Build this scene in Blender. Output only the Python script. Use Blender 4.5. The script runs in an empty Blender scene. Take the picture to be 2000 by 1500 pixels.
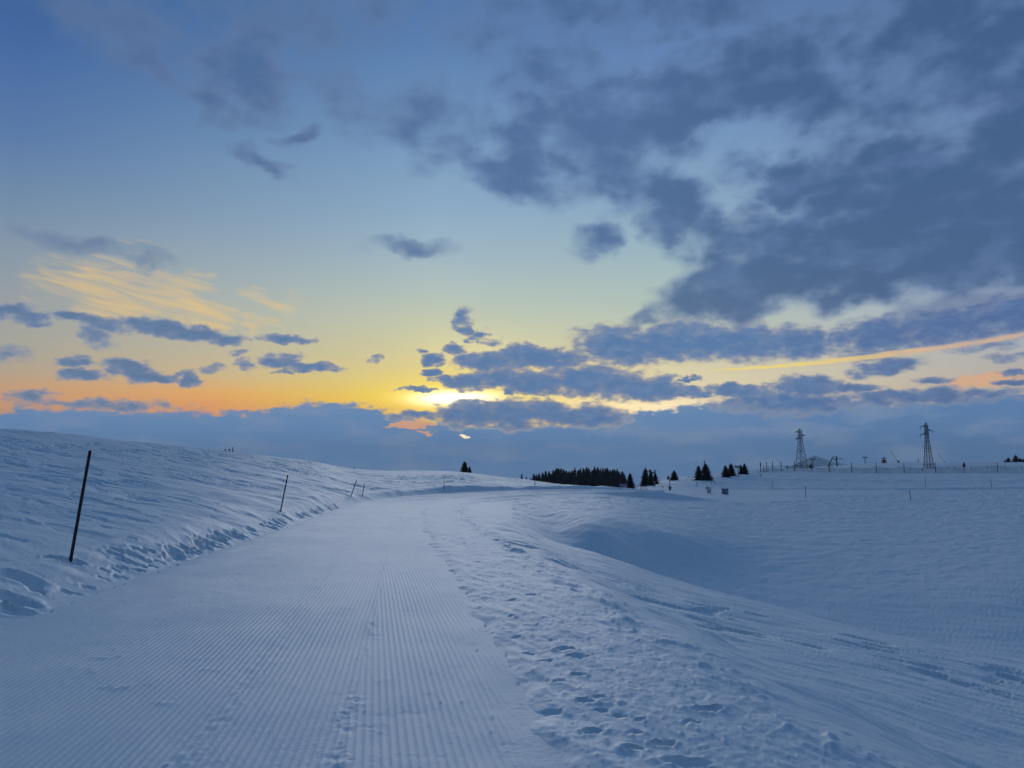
import bpy, math, random
import numpy as np

random.seed(4)
SC = bpy.context.scene
COL = SC.collection

# ---------------------------------------------------------------- camera
F_PX = 1376.0                       # focal length in 2000-px-wide units
PITCH = math.atan(155.0 / F_PX)     # horizon lies a little below the middle
TP = math.tan(PITCH)
EYE = 1.65
cam_data = bpy.data.cameras.new('camera')
cam_data.sensor_width = 36.0
cam_data.lens = 36.0 * F_PX / 2000.0
cam_data.clip_start = 0.05
cam_data.clip_end = 20000
cam = bpy.data.objects.new('camera', cam_data)
cam.location = (0, 0, EYE)
cam.rotation_euler = (math.pi / 2 + PITCH, 0, 0)
COL.objects.link(cam)
SC.camera = cam

def tan_el(y):
    q = (750.0 - y) / F_PX
    return (q + TP) / (1 - q * TP)
def ratio_x(px, t):                 # x/Y of a sight line
    return (px - 1000.0) / F_PX * (math.cos(PITCH) + t * math.sin(PITCH))
def az_el(px, y):                   # direction in degrees
    v = ((px - 1000) / F_PX, 1.0, (750 - y) / F_PX)
    c, s = math.cos(PITCH), math.sin(PITCH)
    X, Y, Z = v[0], v[1] * c - v[2] * s, v[1] * s + v[2] * c
    return math.degrees(math.atan2(X, Y)), math.degrees(math.atan2(Z, math.hypot(X, Y)))
def pix_y(t):
    return 750 - F_PX * (t - TP) / (1 + t * TP)

def lin(r, g, b):
    def f(c):
        c /= 255.0
        return c / 12.92 if c <= 0.04045 else ((c + 0.055) / 1.055) ** 2.4
    return (f(r), f(g), f(b), 1.0)

# ---------------------------------------------------------------- numpy noise
_rng = np.random.RandomState(11)
_PERM = np.concatenate([_rng.permutation(512)] * 2)
_ANG = _rng.rand(512) * 2 * np.pi
_GX, _GY = np.cos(_ANG), np.sin(_ANG)
def perlin(x, y, seed=0):
    x = np.asarray(x, float) + seed * 37.13; y = np.asarray(y, float) + seed * 91.7
    xi = np.floor(x).astype(np.int64); yi = np.floor(y).astype(np.int64)
    fx, fy = x - xi, y - yi
    u = fx * fx * fx * (fx * (fx * 6 - 15) + 10); v = fy * fy * fy * (fy * (fy * 6 - 15) + 10)
    def g(ix, iy, dx, dy):
        h = _PERM[(_PERM[ix & 511] + iy) & 511]
        return _GX[h] * dx + _GY[h] * dy
    a = g(xi, yi, fx, fy); b = g(xi + 1, yi, fx - 1, fy)
    c = g(xi, yi + 1, fx, fy - 1); d = g(xi + 1, yi + 1, fx - 1, fy - 1)
    return ((a + u * (b - a)) + v * ((c + u * (d - c)) - (a + u * (b - a)))) * 1.5
def fbm(x, y, o=4, seed=0, gain=.5):
    r = 0; a = 1.0; f = 1.0
    for k in range(o):
        r = r + a * perlin(x * f, y * f, seed + k); a *= gain; f *= 2.03
    return r
def sstep(a, b, x):
    t = np.clip((x - a) / (b - a), 0, 1)
    return t * t * (3 - 2 * t)

def pchip(xs, ys, xq):
    xs = np.asarray(xs, float); ys = np.asarray(ys, float)
    h = np.diff(xs); d = np.diff(ys) / h
    m = np.zeros_like(ys)
    for i in range(1, len(xs) - 1):
        if d[i - 1] * d[i] > 0:
            w1, w2 = 2 * h[i] + h[i - 1], h[i] + 2 * h[i - 1]
            m[i] = (w1 + w2) / (w1 / d[i - 1] + w2 / d[i])
    m[0], m[-1] = d[0], d[-1]
    xq = np.clip(xq, xs[0], xs[-1])
    i = np.clip(np.searchsorted(xs, xq) - 1, 0, len(h) - 1)
    t = (xq - xs[i]) / h[i]
    return (ys[i] * (1 + 2 * t) * (1 - t) ** 2 + h[i] * m[i] * t * (1 - t) ** 2 +
            ys[i + 1] * t * t * (3 - 2 * t) + h[i] * m[i + 1] * t * t * (t - 1))

# ---------------------------------------------------------------- terrain: surveyed profiles
# bearing (as picture column) -> points (distance, picture row if > 100 else height from the eye)
PROF = {
 -700: [(2,-1.6),(5,-1.5),(8,-1.2),(11,-.9),(14,-.6),(22,.3),(35,1.3),(50,2.5),(62,3.4),(75,4.2),(120,4),(300,-12),(3000,-220)],
 0:    [(2,-1.65),(5,-1.65),(7.3,-1.65),(9.5,1128),(14,1045),(22,968),(32,918),(44,880),(58,855),(75,839),(120,2),(320,-12),(3000,-220)],
 300:  [(2,-1.65),(6,-1.65),(11,-1.68),(13,1078),(18,1018),(27,960),(38,922),(50,897),(64,880),(82,868),(130,.3),(320,-14),(3000,-220)],
 600:  [(2,-1.65),(8,-1.7),(18,-1.9),(29,1003),(36,977),(46,952),(58,930),(70,915),(84,905),(100,899.5),(150,-1.8),(330,-16),(3000,-230)],
 720:  [(2,-1.65),(8,-1.7),(18,-1.9),(30,-2.15),(43,-2.4),(52,967),(62,954),(78,938),(98,925),(120,918.5),(170,-4.5),(340,-16),(3000,-230)],
 880:  [(2,-1.65),(8,-1.7),(16,-1.9),(26,-2.1),(40,-2.35),(57,-2.5),(63,954.5),(78,940),(100,927),(128,920.5),(185,-6),(350,-16),(3000,-240)],
 1000: [(2,-1.65),(8,-1.78),(16,-2.1),(25,-2.35),(34,1009),(48,985),(60,967),(72,-2.6),(82,949),(118,934),(185,-7),(330,-12.5),(3000,-250)],
 1150: [(2,-1.7),(7,-2.0),(15,-2.55),(26,1075),(28.2,-4.15),(30.6,-4.2),(35.4,1019),(44,995),(60,970),(78,954.3),(170,-8.3),(320,-11.6),(3000,-250)],
 1300: [(2,-1.75),(6,-2.1),(13,-2.75),(22,1127),(25.5,-4.95),(29,-5.25),(33,1112),(38.5,1037),(60,988),(92,959.5),(155,938.5),(320,-12),(3000,-260)],
 1500: [(2,-1.9),(5,-2.2),(11,-2.8),(18.5,1182),(23,-5.2),(27,-5.7),(32,1145),(43,1055),(73,987),(113,957),(185,916),(320,-3.5),(3000,-260)],
 1750: [(2,-2.0),(4.5,-2.3),(10,-2.9),(16,1240),(20,-5.2),(24,-5.8),(30,1150),(40,1072),(70,993),(110,959),(175,923.5),(270,904.2),(3000,-200)],
 2000: [(2,-2.1),(4,-2.4),(9,-3.0),(14,1290),(17.3,-4.9),(20.5,-5.65),(28,1152),(40,1067),(65,996),(105,961),(175,923.5),(270,903),(3000,-200)],
 2700: [(2,-2.3),(4,-2.6),(8,-3.2),(12,-3.8),(15,-4.7),(18,-5.2),(25,-4.8),(38,-4.4),(60,-4.0),(100,-4),(175,-2.4),(270,.5),(3000,-200)],
}
cols = sorted(PROF)
K = 13
KS = np.zeros((len(cols), K)); KL = np.zeros_like(KS); KZ = np.zeros_like(KS)
for ci, px in enumerate(cols):
    for k, (Y, v) in enumerate(PROF[px]):
        Z = tan_el(v) * Y if v > 100 else v
        KS[ci, k] = ratio_x(px, Z / Y); KL[ci, k] = math.log(Y); KZ[ci, k] = Z
TS = np.linspace(-1.24, 1.24, 700)
TL = np.linspace(math.log(2), math.log(3000), 1100)
_l = np.array([pchip(KS[:, k], KL[:, k], TS) for k in range(K)])
_z = np.array([pchip(KS[:, k], KZ[:, k], TS) for k in range(K)])
TAB = np.array([pchip(_l[:, i], _z[:, i], TL) for i in range(len(TS))])
def _blur(a, n, ax):
    w = np.hanning(n + 2)[1:-1]; w /= w.sum()
    p = np.pad(a, [(n // 2, n // 2) if k == ax else (0, 0) for k in (0, 1)], mode='edge')
    r = 0
    for k in range(n):
        r = r + w[k] * np.take(p, range(k, k + a.shape[ax]), axis=ax)
    return r
TAB = _blur(_blur(TAB, 21, 0), 9, 1)
def macro(x, y):
    yy = np.clip(y, 2.0, 2999.0)
    s = np.clip(x / yy, TS[0], TS[-1]); l = np.log(yy)
    a = (s - TS[0]) / (TS[1] - TS[0]); b = (l - TL[0]) / (TL[1] - TL[0])
    i = np.clip(a.astype(int), 1, len(TS) - 3); j = np.clip(b.astype(int), 1, len(TL) - 3)
    a = np.clip(a - i, 0, 1); b = np.clip(b - j, 0, 1)
    def bs(t): return ((1 - t) ** 3 / 6, (3 * t ** 3 - 6 * t * t + 4) / 6, (-3 * t ** 3 + 3 * t * t + 3 * t + 1) / 6, t ** 3 / 6)
    wa, wb = bs(a), bs(b); r = 0.0
    for p in range(4):
        for q in range(4):
            r = r + wa[p] * wb[q] * TAB[i + p - 1, j + q - 1]
    return EYE + r

# ---------------------------------------------------------------- groomed road
RL = np.array([(-3.4,-8),(-4.75,3.7),(-5.25,7.4),(-5.85,11.5),(-6.5,16.5),(-7.1,22.5),(-7.9,29.5),(-8.7,37.5),(-8.9,44),(-8.1,51.5),(-5.9,58.5),(-1.5,66),(4.2,72.5),(11,78),(20,84),(30,91)], float)
RR = np.array([(2.2,-8),(.42,3.7),(-.15,7.2),(-.82,11.3),(-1.6,15.8),(-2.5,21.5),(-3.4,28),(-4.15,35),(-4.4,41),(-3.6,48),(-1.6,54),(1.9,60),(7.3,66),(14,71.5),(23,78),(33,85)], float)
ARC = np.concatenate([[0], np.cumsum(np.hypot(*np.diff((RL + RR) / 2, axis=0).T))])
def spl(v, u):                      # Catmull-style smooth curve over the arc length
    m = np.gradient(v, ARC)
    i = np.clip(np.searchsorted(ARC, u) - 1, 0, len(ARC) - 2)
    h = ARC[i + 1] - ARC[i]; t = (u - ARC[i]) / h
    return (v[i] * (1 + 2 * t) * (1 - t) ** 2 + h * m[i] * t * (1 - t) ** 2 + v[i + 1] * t * t * (3 - 2 * t) + h * m[i + 1] * t * t * (t - 1))
def road_z(y):
    return EYE + np.interp(y, [-10, 4, 8, 16, 26, 42, 58, 66, 74, 80, 95, 110], [-1.65, -1.65, -1.7, -1.88, -2.07, -2.32, -2.48, -2.56, -2.74, -3.5, -5.2, -6.5])
_u = np.linspace(0, ARC[-1], 900)
CL = np.stack([spl((RL[:, 0] + RR[:, 0]) / 2, _u), spl((RL[:, 1] + RR[:, 1]) / 2, _u)], 1)
TG = np.gradient(CL, axis=0); TG /= np.linalg.norm(TG, axis=1)[:, None]
NX, NY = TG[:, 1], -TG[:, 0]        # points to the right of travel
HW = np.abs((spl(RR[:, 0], _u) - spl(RL[:, 0], _u)) * NX + (spl(RR[:, 1], _u) - spl(RL[:, 1], _u)) * NY) / 2
GX = np.arange(-24, 70, .3); GY = np.arange(-12, 112, .3)
_gx, _gy = np.meshgrid(GX, GY, indexing='ij')
LAT = np.zeros_like(_gx); HWG = np.zeros_like(_gx); ZG = np.zeros_like(_gx)
for i in range(len(GX)):
    d2 = (GX[i] - CL[:, 0][None]) ** 2 + (GY[:, None] - CL[:, 1][None]) ** 2
    j = d2.argmin(1)
    LAT[i] = (GX[i] - CL[j, 0]) * NX[j] + (GY - CL[j, 1]) * NY[j]
    sgn = np.where(LAT[i] < 0, -1, 1)
    LAT[i] = np.where(np.abs(LAT[i]) > 0, sgn * np.sqrt(d2[np.arange(len(GY)), j]), LAT[i])
    HWG[i] = HW[j]; ZG[i] = road_z(CL[j, 1])
def grid_lookup(G, x, y):
    a = np.clip((x - GX[0]) / .3, 0, len(GX) - 1.001); b = np.clip((y - GY[0]) / .3, 0, len(GY) - 1.001)
    i = a.astype(int); j = b.astype(int); a = a - i; b = b - j
    return G[i, j] * (1 - a) * (1 - b) + G[i + 1, j] * a * (1 - b) + G[i, j + 1] * (1 - a) * b + G[i + 1, j + 1] * a * b

# ---------------------------------------------------------------- snow surface detail
def ground_at(px, y):               # rough point on the ground plane of the macro terrain
    Ys = np.exp(np.linspace(math.log(2.5), math.log(420), 2500))
    t = tan_el(y); x = ratio_x(px, t) * Ys
    h = macro(x, Ys) - EYE - t * Ys
    k = np.nonzero(h >= 0)[0]
    return (x[k[0]], Ys[k[0]]) if len(k) else None

PRINTS = []                         # x, y, angle, length, width, depth
def _dir(p0, p1):
    a, b = ground_at(*p0), ground_at(*p1)
    v = np.array(b) - np.array(a); v /= np.linalg.norm(v)
    return float(v[0]), float(v[1])
DIR_R = _dir((1500, 1340), (1600, 1368)); DIR_B = _dir((1400, 1203), (1480, 1222)); DIR_L = _dir((220, 960), (300, 976))
def detail(x, y, base):
    """height added to the macro terrain; returns z"""
    z = base.copy()
    def on(m, f):                       # add m * f only where the mask is live
        m = m * np.ones_like(x)
        i = np.nonzero(np.abs(m) > 1e-3)[0]
        if len(i): z[i] += m[i] * f(x[i], y[i], i)
    lat = grid_lookup(LAT, x, y); hw = grid_lookup(HWG, x, y); zr = grid_lookup(ZG, x, y)
    inside_grid = (x > -23) & (x < 69) & (y > -11) & (y < 111)
    dr = np.where(inside_grid, lat - hw, 50.0); dl = np.where(inside_grid, -lat - hw, 50.0)
    d = np.maximum(dr, dl)
    edge = np.zeros_like(x)
    i = np.nonzero(d < 4)[0]
    edge[i] = fbm(x[i] * .8, y[i] * .8, 3, 3) * .12
    fl = (1 - sstep(26, 42, y)) * (y > -5)
    wr = 1 - np.clip((dr + edge - 1.35 * fl) / (1.1 + 1.2 * fl), 0, 1) ** 1.6
    w = np.where(dr > 0, wr, 1 - sstep(0.0, 1.5, dl + edge * .3)); w = np.where(d <= 0, 1.0, w) * (1 - sstep(14.5, 24, x))
    z += (zr - .045 - z) * w
    out = sstep(-.05, .2, d + edge)
    left = (dl > -1) & (dl < 30) & (x < 18)
    dist = np.hypot(x, y)
    nearf = 1 / (1 + (dist / 30) ** 2)
    # bank on the outside of the bend
    far = sstep(9, 34, y)
    on(np.where(left, sstep(.05, 1.2, dl) * np.exp(-np.maximum(dl - 1, 0) / 4.5), 0), lambda x, y, i: (.05 + .30 * far[i]) * (1 + .25 * fbm(x * .5, y * .5, 2, 8)))
    # churned strip left of the road
    on(np.where(left, np.exp(-((dl - .9) / .8) ** 2) * out, 0),
       lambda x, y, i: fbm(x * 2.6, y * 2.6, 4, 21) * .016 + fbm(x * .9, y * .9, 2, 25) * .03)
    # windrow of crumbly snow right of the road
    bw = np.zeros_like(x); i = np.nonzero((dr > -.3) & (dr < 4))[0]
    bw[i] = fbm(x[i] * .4, y[i] * .4, 2, 5) * .5
    enc = np.zeros_like(x); i = np.nonzero((np.abs(dr) < 1) & (dist < 60))[0]
    enc[i] = fbm(x[i] * 1.5, y[i] * 1.5, 3, 57) * .12
    band = (x < 22) * sstep(-.34, .12, dr + enc) * (1 - sstep(1.0, 2.2, dr + bw))
    ca, sa = .35, -.94
    def wind(x, y, i):
        al = x * ca + y * sa; ac = -x * sa + y * ca; nf = nearf[i]
        h = .060
        h += .012 * fbm(al * 1.0, ac * 3.2, 4, 31, .55)
        h += .007 * fbm(al * 3.0, ac * 11.0, 3, 33, .55)
        h += .0035 * fbm(x * 8.0, y * 20.0, 3, 35, .6)
        patch = sstep(.15, .5, fbm(x * .8, y * .6, 3, 41))
        h += .018 * patch * np.maximum(fbm(x * 8, y * 9, 3, 37) - .18, 0)
        h += .016 * np.maximum(fbm(x * 17, y * 24, 2, 39) - .42, 0)
        return h
    on(band, wind)
    def shoulder(x, y, i):
        al = x * ca + y * sa; ac = -x * sa + y * ca
        return .015 + .04 * np.maximum(fbm(al * 1.3, ac * 4.5, 4, 51), -.15) + .028 * np.maximum(fbm(x * 6, y * 7, 3, 53) - .3, 0)
    on(np.exp(-((dr + .4 * bw - 1.55) / .32) ** 2) * (y < 60) * (x < 15), shoulder)
    # open wind-packed snow
    right = sstep(1.2, 2.6, dr) * (dr < 49)
    lft = sstep(.8, 2.5, dl) * (dl < 49.9) * (1 - sstep(8, 22, x))
    ca2, sa2 = DIR_R; cb, sb = DIR_B; cl, sl_ = DIR_L
    def slope(x, y, i):
        al = x * ca2 + y * sa2; ac = -x * sa2 + y * ca2
        wp = fbm(al * .22, ac * .22, 2, 61) * .8
        return .026 * fbm(al * .42, (ac + wp * .5) * 2.1, 4, 63, .55) + .035 * fbm(al * .25, ac * .5, 2, 66) + .008 * fbm(al * 1.6, ac * 9, 3, 68)
    on((1 - sstep(24, 40, y)) * right, slope)
    # scoured sastrugi steps in a belt along the slope
    off = (x - 3.5) * .608 + (y - 14.2) * .794
    def belt(x, y, i):
        al = x * cb + y * sb; ac = -x * sb + y * cb
        return -.06 * sstep(.06, .17, fbm(al * .85, ac * 2.2, 4, 71, .45)) * sstep(-.30, .10, fbm(x * .6, y * .6, 2, 73))
    on(np.exp(-(off / 1.9) ** 4) * sstep(-1, .5, x) * (1 - sstep(7.5, 10, x)) * (y < 22) * (dr > 1.3), belt)
    # left hill: streaks lie across the slope
    leftside = np.where(inside_grid, lft, (x < 0) * 1.0) * (dist < 400)
    grow = np.clip(dist / 22, .5, 3.2)
    def lhill(x, y, i):
        g = grow[i]; u = x * cl + y * sl_; v = -x * sl_ + y * cl
        calm = sstep(-.5, .4, fbm(u * .06, v * .14, 2, 84)); h = .019 * g * (.35 + .65 * calm) * fbm(u * .26, v * 2.0 + fbm(x * .2, y * .2, 2, 83), 5, 81, .58)
        h += .05 * fbm(u * .17, v * .45, 2, 86) * np.clip(g, 0, 1.6)
        return h - .036 * g * calm * sstep(.26, .38, fbm(u * .30, v * 1.9, 4, 88)) * sstep(8, 16, dist[i])
    on(leftside, lhill)
    # bowl and plateau on the right
    on(np.where(x > 0, sstep(24, 34, y), 0) * np.where(inside_grid, sstep(1.2, 2.6, dr), 1) * (dist < 400),
       lambda x, y, i: (.05 * fbm(x * .35, y * .5, 4, 91, .6) + .03 * fbm(x * .95 + y * .7, -x * .8 + y * 1.2, 4, 94) + .02 * fbm(x * 2.1 - y * .9, x * 1.1 + y * 2.3, 3, 95)) * np.clip(dist[i] / 60, .6, 1.6))
    on(np.where(x > 0, sstep(55, 90, y), 0) * np.where(inside_grid, sstep(.5, 2, d), 1) * (dist < 500),
       lambda x, y, i: .10 * fbm(x * .04, y * .10, 4, 97))
    # low cut edges of the piste across the plateau
    for yl, amp, sd, sl in ((114, .24, 7, .02), (137, .16, 8, .05)):
        def cut(x, y, i):
            q = y - (yl + sl * (x - 60) + 2.0 * fbm(x * .03, x * 0, 2, 7))
            return amp * sstep(-1.3, .4, q) * np.exp(-np.maximum(q, 0) / (sd * 2.0))
        on(np.where((y > yl - 30) & (y < yl + 60), sstep(30, 48, x), 0), cut)
    # tracks trampled over the far knoll
    on(np.exp(-((x + 7) / 4) ** 2 - ((y - 92) / 20) ** 2), lambda x, y, i: .16 * fbm(x * 1.1, y * .7, 3, 99))
    # footprints
    near_i = np.nonzero((dist < 70) & (d < 12))[0]
    xn, yn = x[near_i], y[near_i]
    dep = np.zeros_like(x); rim = np.zeros_like(x)
    for (fx, fy, a, L, W, D) in PRINTS:
        sel = near_i[(np.abs(xn - fx) < L * 1.4) & (np.abs(yn - fy) < L * 1.4)]
        if not len(sel): continue
        dx, dy = x[sel] - fx, y[sel] - fy
        p = (dx * math.cos(a) + dy * math.sin(a)) / (L * .5); q = (-dx * math.sin(a) + dy * math.cos(a)) / (W * .5)
        r = np.sqrt(p * p + q * q) + .16 * fbm(dx * 7 + fx * 3, dy * 7 + fy * 3, 2, 5)
        m_ = sstep(-.1, .15, d[sel])
        dep[sel] = np.minimum(dep[sel], -D * (1 - sstep(.6, 1.05, r)) * m_)
        rim[sel] = np.maximum(rim[sel], .2 * D * np.exp(-((r - 1.25) / .22) ** 2) * m_)
    z += dep + rim * (dep > -.004)
    # fine grain everywhere near
    on((1 - w) * (1 - sstep(16, 26, dist)), lambda x, y, i: .0035 * fbm(x * 14, y * 14, 2, 111))
    return z

def height(x, y):
    x = np.atleast_1d(np.asarray(x, float)); y = np.atleast_1d(np.asarray(y, float))
    return detail(x, y, macro(x, y))

# ---------------------------------------------------------------- footprints
_PY = np.exp(np.linspace(math.log(2.5), math.log(60), 700))
def surface_at(px, y):
    t = tan_el(y); x = ratio_x(px, t) * _PY
    k = np.nonzero(height(x, _PY) - EYE - t * _PY >= 0)[0]
    return (x[k[0]], _PY[k[0]]) if len(k) else None
_found = []
def prints(px, y, ang=None, L=.30, W=.15, D=.07):
    g = surface_at(px, y)
    if g: _found.append((g[0], g[1], random.uniform(0, 3.1) if ang is None else ang, L, W, D * 1.35))
for px, y, L in [(35,1130,.75),(62,1147,.4),(70,1155,.25),(50,1180,.42),(20,1186,.3),(25,1195,.5),(8,1165,.6),(104,1090,.3),(150,1096,.3),
                 (256,1051,.24),(268,1074,.36),(228,1075,.32),(222,1083,.4),(290,1074,.3),(262,1086,.42),(250,1098,.46),(288,1097,.2),
                 (239,1110,.2),(202,1115,.2),(224,1115,.22),(278,1107,.2),(201,1130,.22),(234,1128,.25),(268,1115,.25),(298,1108,.22),
                 (170,1147,.25),(136,1159,.32),(310,1098,.25),(318,1092,.25),(326,1086,.25),(338,1082,.22),(348,1076,.25)]:
    prints(px, y, random.uniform(-.3, .5), L, L * .55, .035 + L * .055)
prints(139, 1097, .2, .34, .24, .05); prints(548, 999, .2, .4, .25, .05)
for k in range(120):                # trodden strip along the left edge of the road
    px = random.uniform(330, 660)
    ye = np.interp(px, [300, 400, 500, 560, 620, 660], [1108, 1075, 1043, 1024, 1004, 993])
    prints(px, ye - random.uniform(1, 19) * (1.25 - (px - 300) / 500), random.uniform(-.6, .6), random.uniform(.25, .5), random.uniform(.12, .22), random.uniform(.04, .1))
for px, y, L, D in [(1002,1171,.26,.09),(1105,1268,.34,.1),(1125,1281,.36,.08),(1135,1283,.3,.07),(1066,1291,.24,.06),(1033,1280,.25,.05),(1130,1317,.25,.08),
                    (1170,1362,.25,.07),(1145,1370,.28,.06),(1075,1395,.34,.06),(1160,1430,.26,.07),(1240,1432,.2,.06),(1235,1462,.28,.07),(1295,1452,.3,.08),
                    (1340,1490,.5,.1),(1380,1385,.42,.1),(1352,1410,.2,.07),(1020,1145,.25,.06),(1005,1202,.25,.05),(1080,1250,.22,.05),(932,1098,.2,.05),(1035,1162,.3,.05),
                    (1210,1400,.2,.05),(1175,1388,.22,.05),(1095,1330,.22,.05),(1250,1408,.16,.05),(1010,1245,.2,.05)]:
    prints(px, y, random.uniform(-.5, .3), L * .54, L * .26, D * .42)
PRINTS.extend(_found)

# ---------------------------------------------------------------- materials
def mat_new(name):
    m = bpy.data.materials.new(name); m.use_nodes = True
    return m, m.node_tree.nodes, m.node_tree.links, m.node_tree.nodes['Principled BSDF']

def flat_mat(name, col, rough=.7, metal=0.0, var=.25, scale=3.0):
    m, n, l, b = mat_new(name)
    tc = n.new('ShaderNodeTexCoord'); nz = n.new('ShaderNodeTexNoise')
    nz.inputs['Scale'].default_value = scale; nz.inputs['Detail'].default_value = 4
    l.new(tc.outputs['Object'], nz.inputs['Vector'])
    r = n.new('ShaderNodeValToRGB')
    r.color_ramp.elements[0].color = (*[c * (1 - var) for c in col[:3]], 1)
    r.color_ramp.elements[1].color = (*[min(1, c * (1 + var)) for c in col[:3]], 1)
    r.color_ramp.elements[0].position = .3; r.color_ramp.elements[1].position = .7
    l.new(nz.outputs['Fac'], r.inputs['Fac']); l.new(r.outputs['Color'], b.inputs['Base Color'])
    b.inputs['Roughness'].default_value = rough; b.inputs['Metallic'].default_value = metal
    return m

def snow_mat(name, bump=.35, col=(.90, .92, .93)):
    m, n, l, b = mat_new(name)
    tc = n.new('ShaderNodeTexCoord')
    def nz(sc, det, dist=0):
        t = n.new('ShaderNodeTexNoise'); t.inputs['Scale'].default_value = sc; t.inputs['Detail'].default_value = det
        l.new(tc.outputs['Object'], t.inputs['Vector']); return t
    big = nz(.35, 4)
    r = n.new('ShaderNodeValToRGB')
    r.color_ramp.elements[0].color = (col[0] * .965, col[1] * .97, col[2] * .985, 1); r.color_ramp.elements[1].color = (*col, 1)
    r.color_ramp.elements[0].position = .35; r.color_ramp.elements[1].position = .65
    l.new(big.outputs['Fac'], r.inputs['Fac']); l.new(r.outputs['Color'], b.inputs['Base Color'])
    b.inputs['Roughness'].default_value = .62
    b.inputs['Specular IOR Level'].default_value = .35
    f1 = nz(30, 5); f2 = nz(170, 2)
    b1 = n.new('ShaderNodeBump'); b1.inputs['Strength'].default_value = bump; b1.inputs['Distance'].default_value = .012
    b2 = n.new('ShaderNodeBump'); b2.inputs['Strength'].default_value = bump * .5; b2.inputs['Distance'].default_value = .003
    l.new(f1.outputs['Fac'], b1.inputs['Height']); l.new(f2.outputs['Fac'], b2.inputs['Height'])
    l.new(b1.outputs['Normal'], b2.inputs['Normal']); l.new(b2.outputs['Normal'], b.inputs['Normal'])
    return m

M = {}
M['snow'] = snow_mat('packed_snow')
M['road'] = snow_mat('groomed_snow', .4)
M['pole_dark'] = flat_mat('dark_wood_pole', (.035, .02, .016), .75, 0, .4, 9)
M['pole_red'] = flat_mat('dark_red_pole', (.09, .03, .022), .7, 0, .4, 9)
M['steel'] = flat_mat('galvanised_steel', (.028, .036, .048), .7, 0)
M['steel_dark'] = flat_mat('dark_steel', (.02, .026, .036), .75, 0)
M['needle'] = flat_mat('spruce_needles', (.012, .018, .017), .9, 0, .5, .8)
M['bark'] = flat_mat('spruce_bark', (.03, .024, .02), .9)
M['orange'] = flat_mat('orange_paint', (.24, .07, .03), .6)
M['red'] = flat_mat('red_paint', (.20, .022, .02), .6)
M['pink'] = flat_mat('faded_red_fabric', (.50, .30, .36), .8, 0, .15, 1.5)
M['white'] = flat_mat('white_paint', (.75, .76, .78), .6, 0, .06)
M['board'] = flat_mat('grey_board', (.20, .25, .29), .7, 0, .12)
M['brown'] = flat_mat('brown_boards', (.07, .035, .022), .8)
M['insul'] = flat_mat('glass_insulator', (.02, .025, .03), .3)

def net_mat(name, col, opac):
    m, n, l, b = mat_new(name)
    b.inputs['Base Color'].default_value = (*col, 1); b.inputs['Roughness'].default_value = .8
    t = n.new('ShaderNodeBsdfTransparent'); mx = n.new('ShaderNodeMixShader')
    tc = n.new('ShaderNodeTexCoord'); nz = n.new('ShaderNodeTexNoise'); nz.inputs['Scale'].default_value = .5
    l.new(tc.outputs['Object'], nz.inputs['Vector'])
    mp = n.new('ShaderNodeMapRange'); mp.inputs[1].default_value = .3; mp.inputs[2].default_value = .7
    mp.inputs[3].default_value = opac * .6; mp.inputs[4].default_value = opac * 1.4
    l.new(nz.outputs['Fac'], mp.inputs[0]); l.new(mp.outputs[0], mx.inputs[0])
    l.new(t.outputs[0], mx.inputs[1]); l.new(b.outputs[0], mx.inputs[2])
    l.new(mx.outputs[0], n['Material Output'].inputs['Surface'])
    return m
M['net_green'] = net_mat('green_netting', (.10, .26, .22), .28)
M['net_pink'] = net_mat('pink_netting', (.5, .28, .36), .35)

# ---------------------------------------------------------------- mesh helpers
class MB:
    def __init__(s): s.v = []; s.f = []
    def box(s, c, h, rz=0.0):
        cx, cy, cz = c; hx, hy, hz = h; n = len(s.v); co, si = math.cos(rz), math.sin(rz)
        for dz in (-1, 1):
            for dx, dy in ((-1, -1), (1, -1), (1, 1), (-1, 1)):
                x, y = dx * hx, dy * hy
                s.v.append((cx + x * co - y * si, cy + x * si + y * co, cz + dz * hz))
        s.f += [(n+3,n+2,n+1,n), (n+4,n+5,n+6,n+7)] + [(n+i, n+(i+1)%4, n+4+(i+1)%4, n+4+i) for i in range(4)]
        return s
    def tube(s, a, b, r0, r1=None, k=6):
        r1 = r0 if r1 is None else r1
        a = np.array(a, float); b = np.array(b, float); d = b - a; d /= np.linalg.norm(d)
        u = np.cross(d, (0, 0, 1) if abs(d[2]) < .9 else (1, 0, 0)); u /= np.linalg.norm(u); w = np.cross(d, u)
        n = len(s.v)
        for p, r in ((a, r0), (b, r1)):
            for i in range(k):
                t = 2 * math.pi * i / k
                s.v.append(tuple(p + r * (math.cos(t) * u + math.sin(t) * w)))
        s.f += [(n+i, n+(i+1)%k, n+k+(i+1)%k, n+k+i) for i in range(k)]
        s.f += [tuple(n+i for i in reversed(range(k))), tuple(n+k+i for i in range(k))]
        return s
    def tri(s, a, b, c):
        n = len(s.v); s.v += [tuple(a), tuple(b), tuple(c)]; s.f.append((n, n+1, n+2)); return s
    def quad(s, a, b, c, d):
        n = len(s.v); s.v += [tuple(a), tuple(b), tuple(c), tuple(d)]; s.f.append((n, n+1, n+2, n+3)); return s
    def build(s, name, mat, parent=None, smooth=False):
        me = bpy.data.meshes.new(name); me.from_pydata(s.v, [], s.f); me.update()
        me.materials.append(mat)
        if smooth: me.polygons.foreach_set('use_smooth', [True] * len(me.polygons))
        o = bpy.data.objects.new(name, me); COL.objects.link(o)
        if parent: o.parent = parent
        return o

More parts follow.
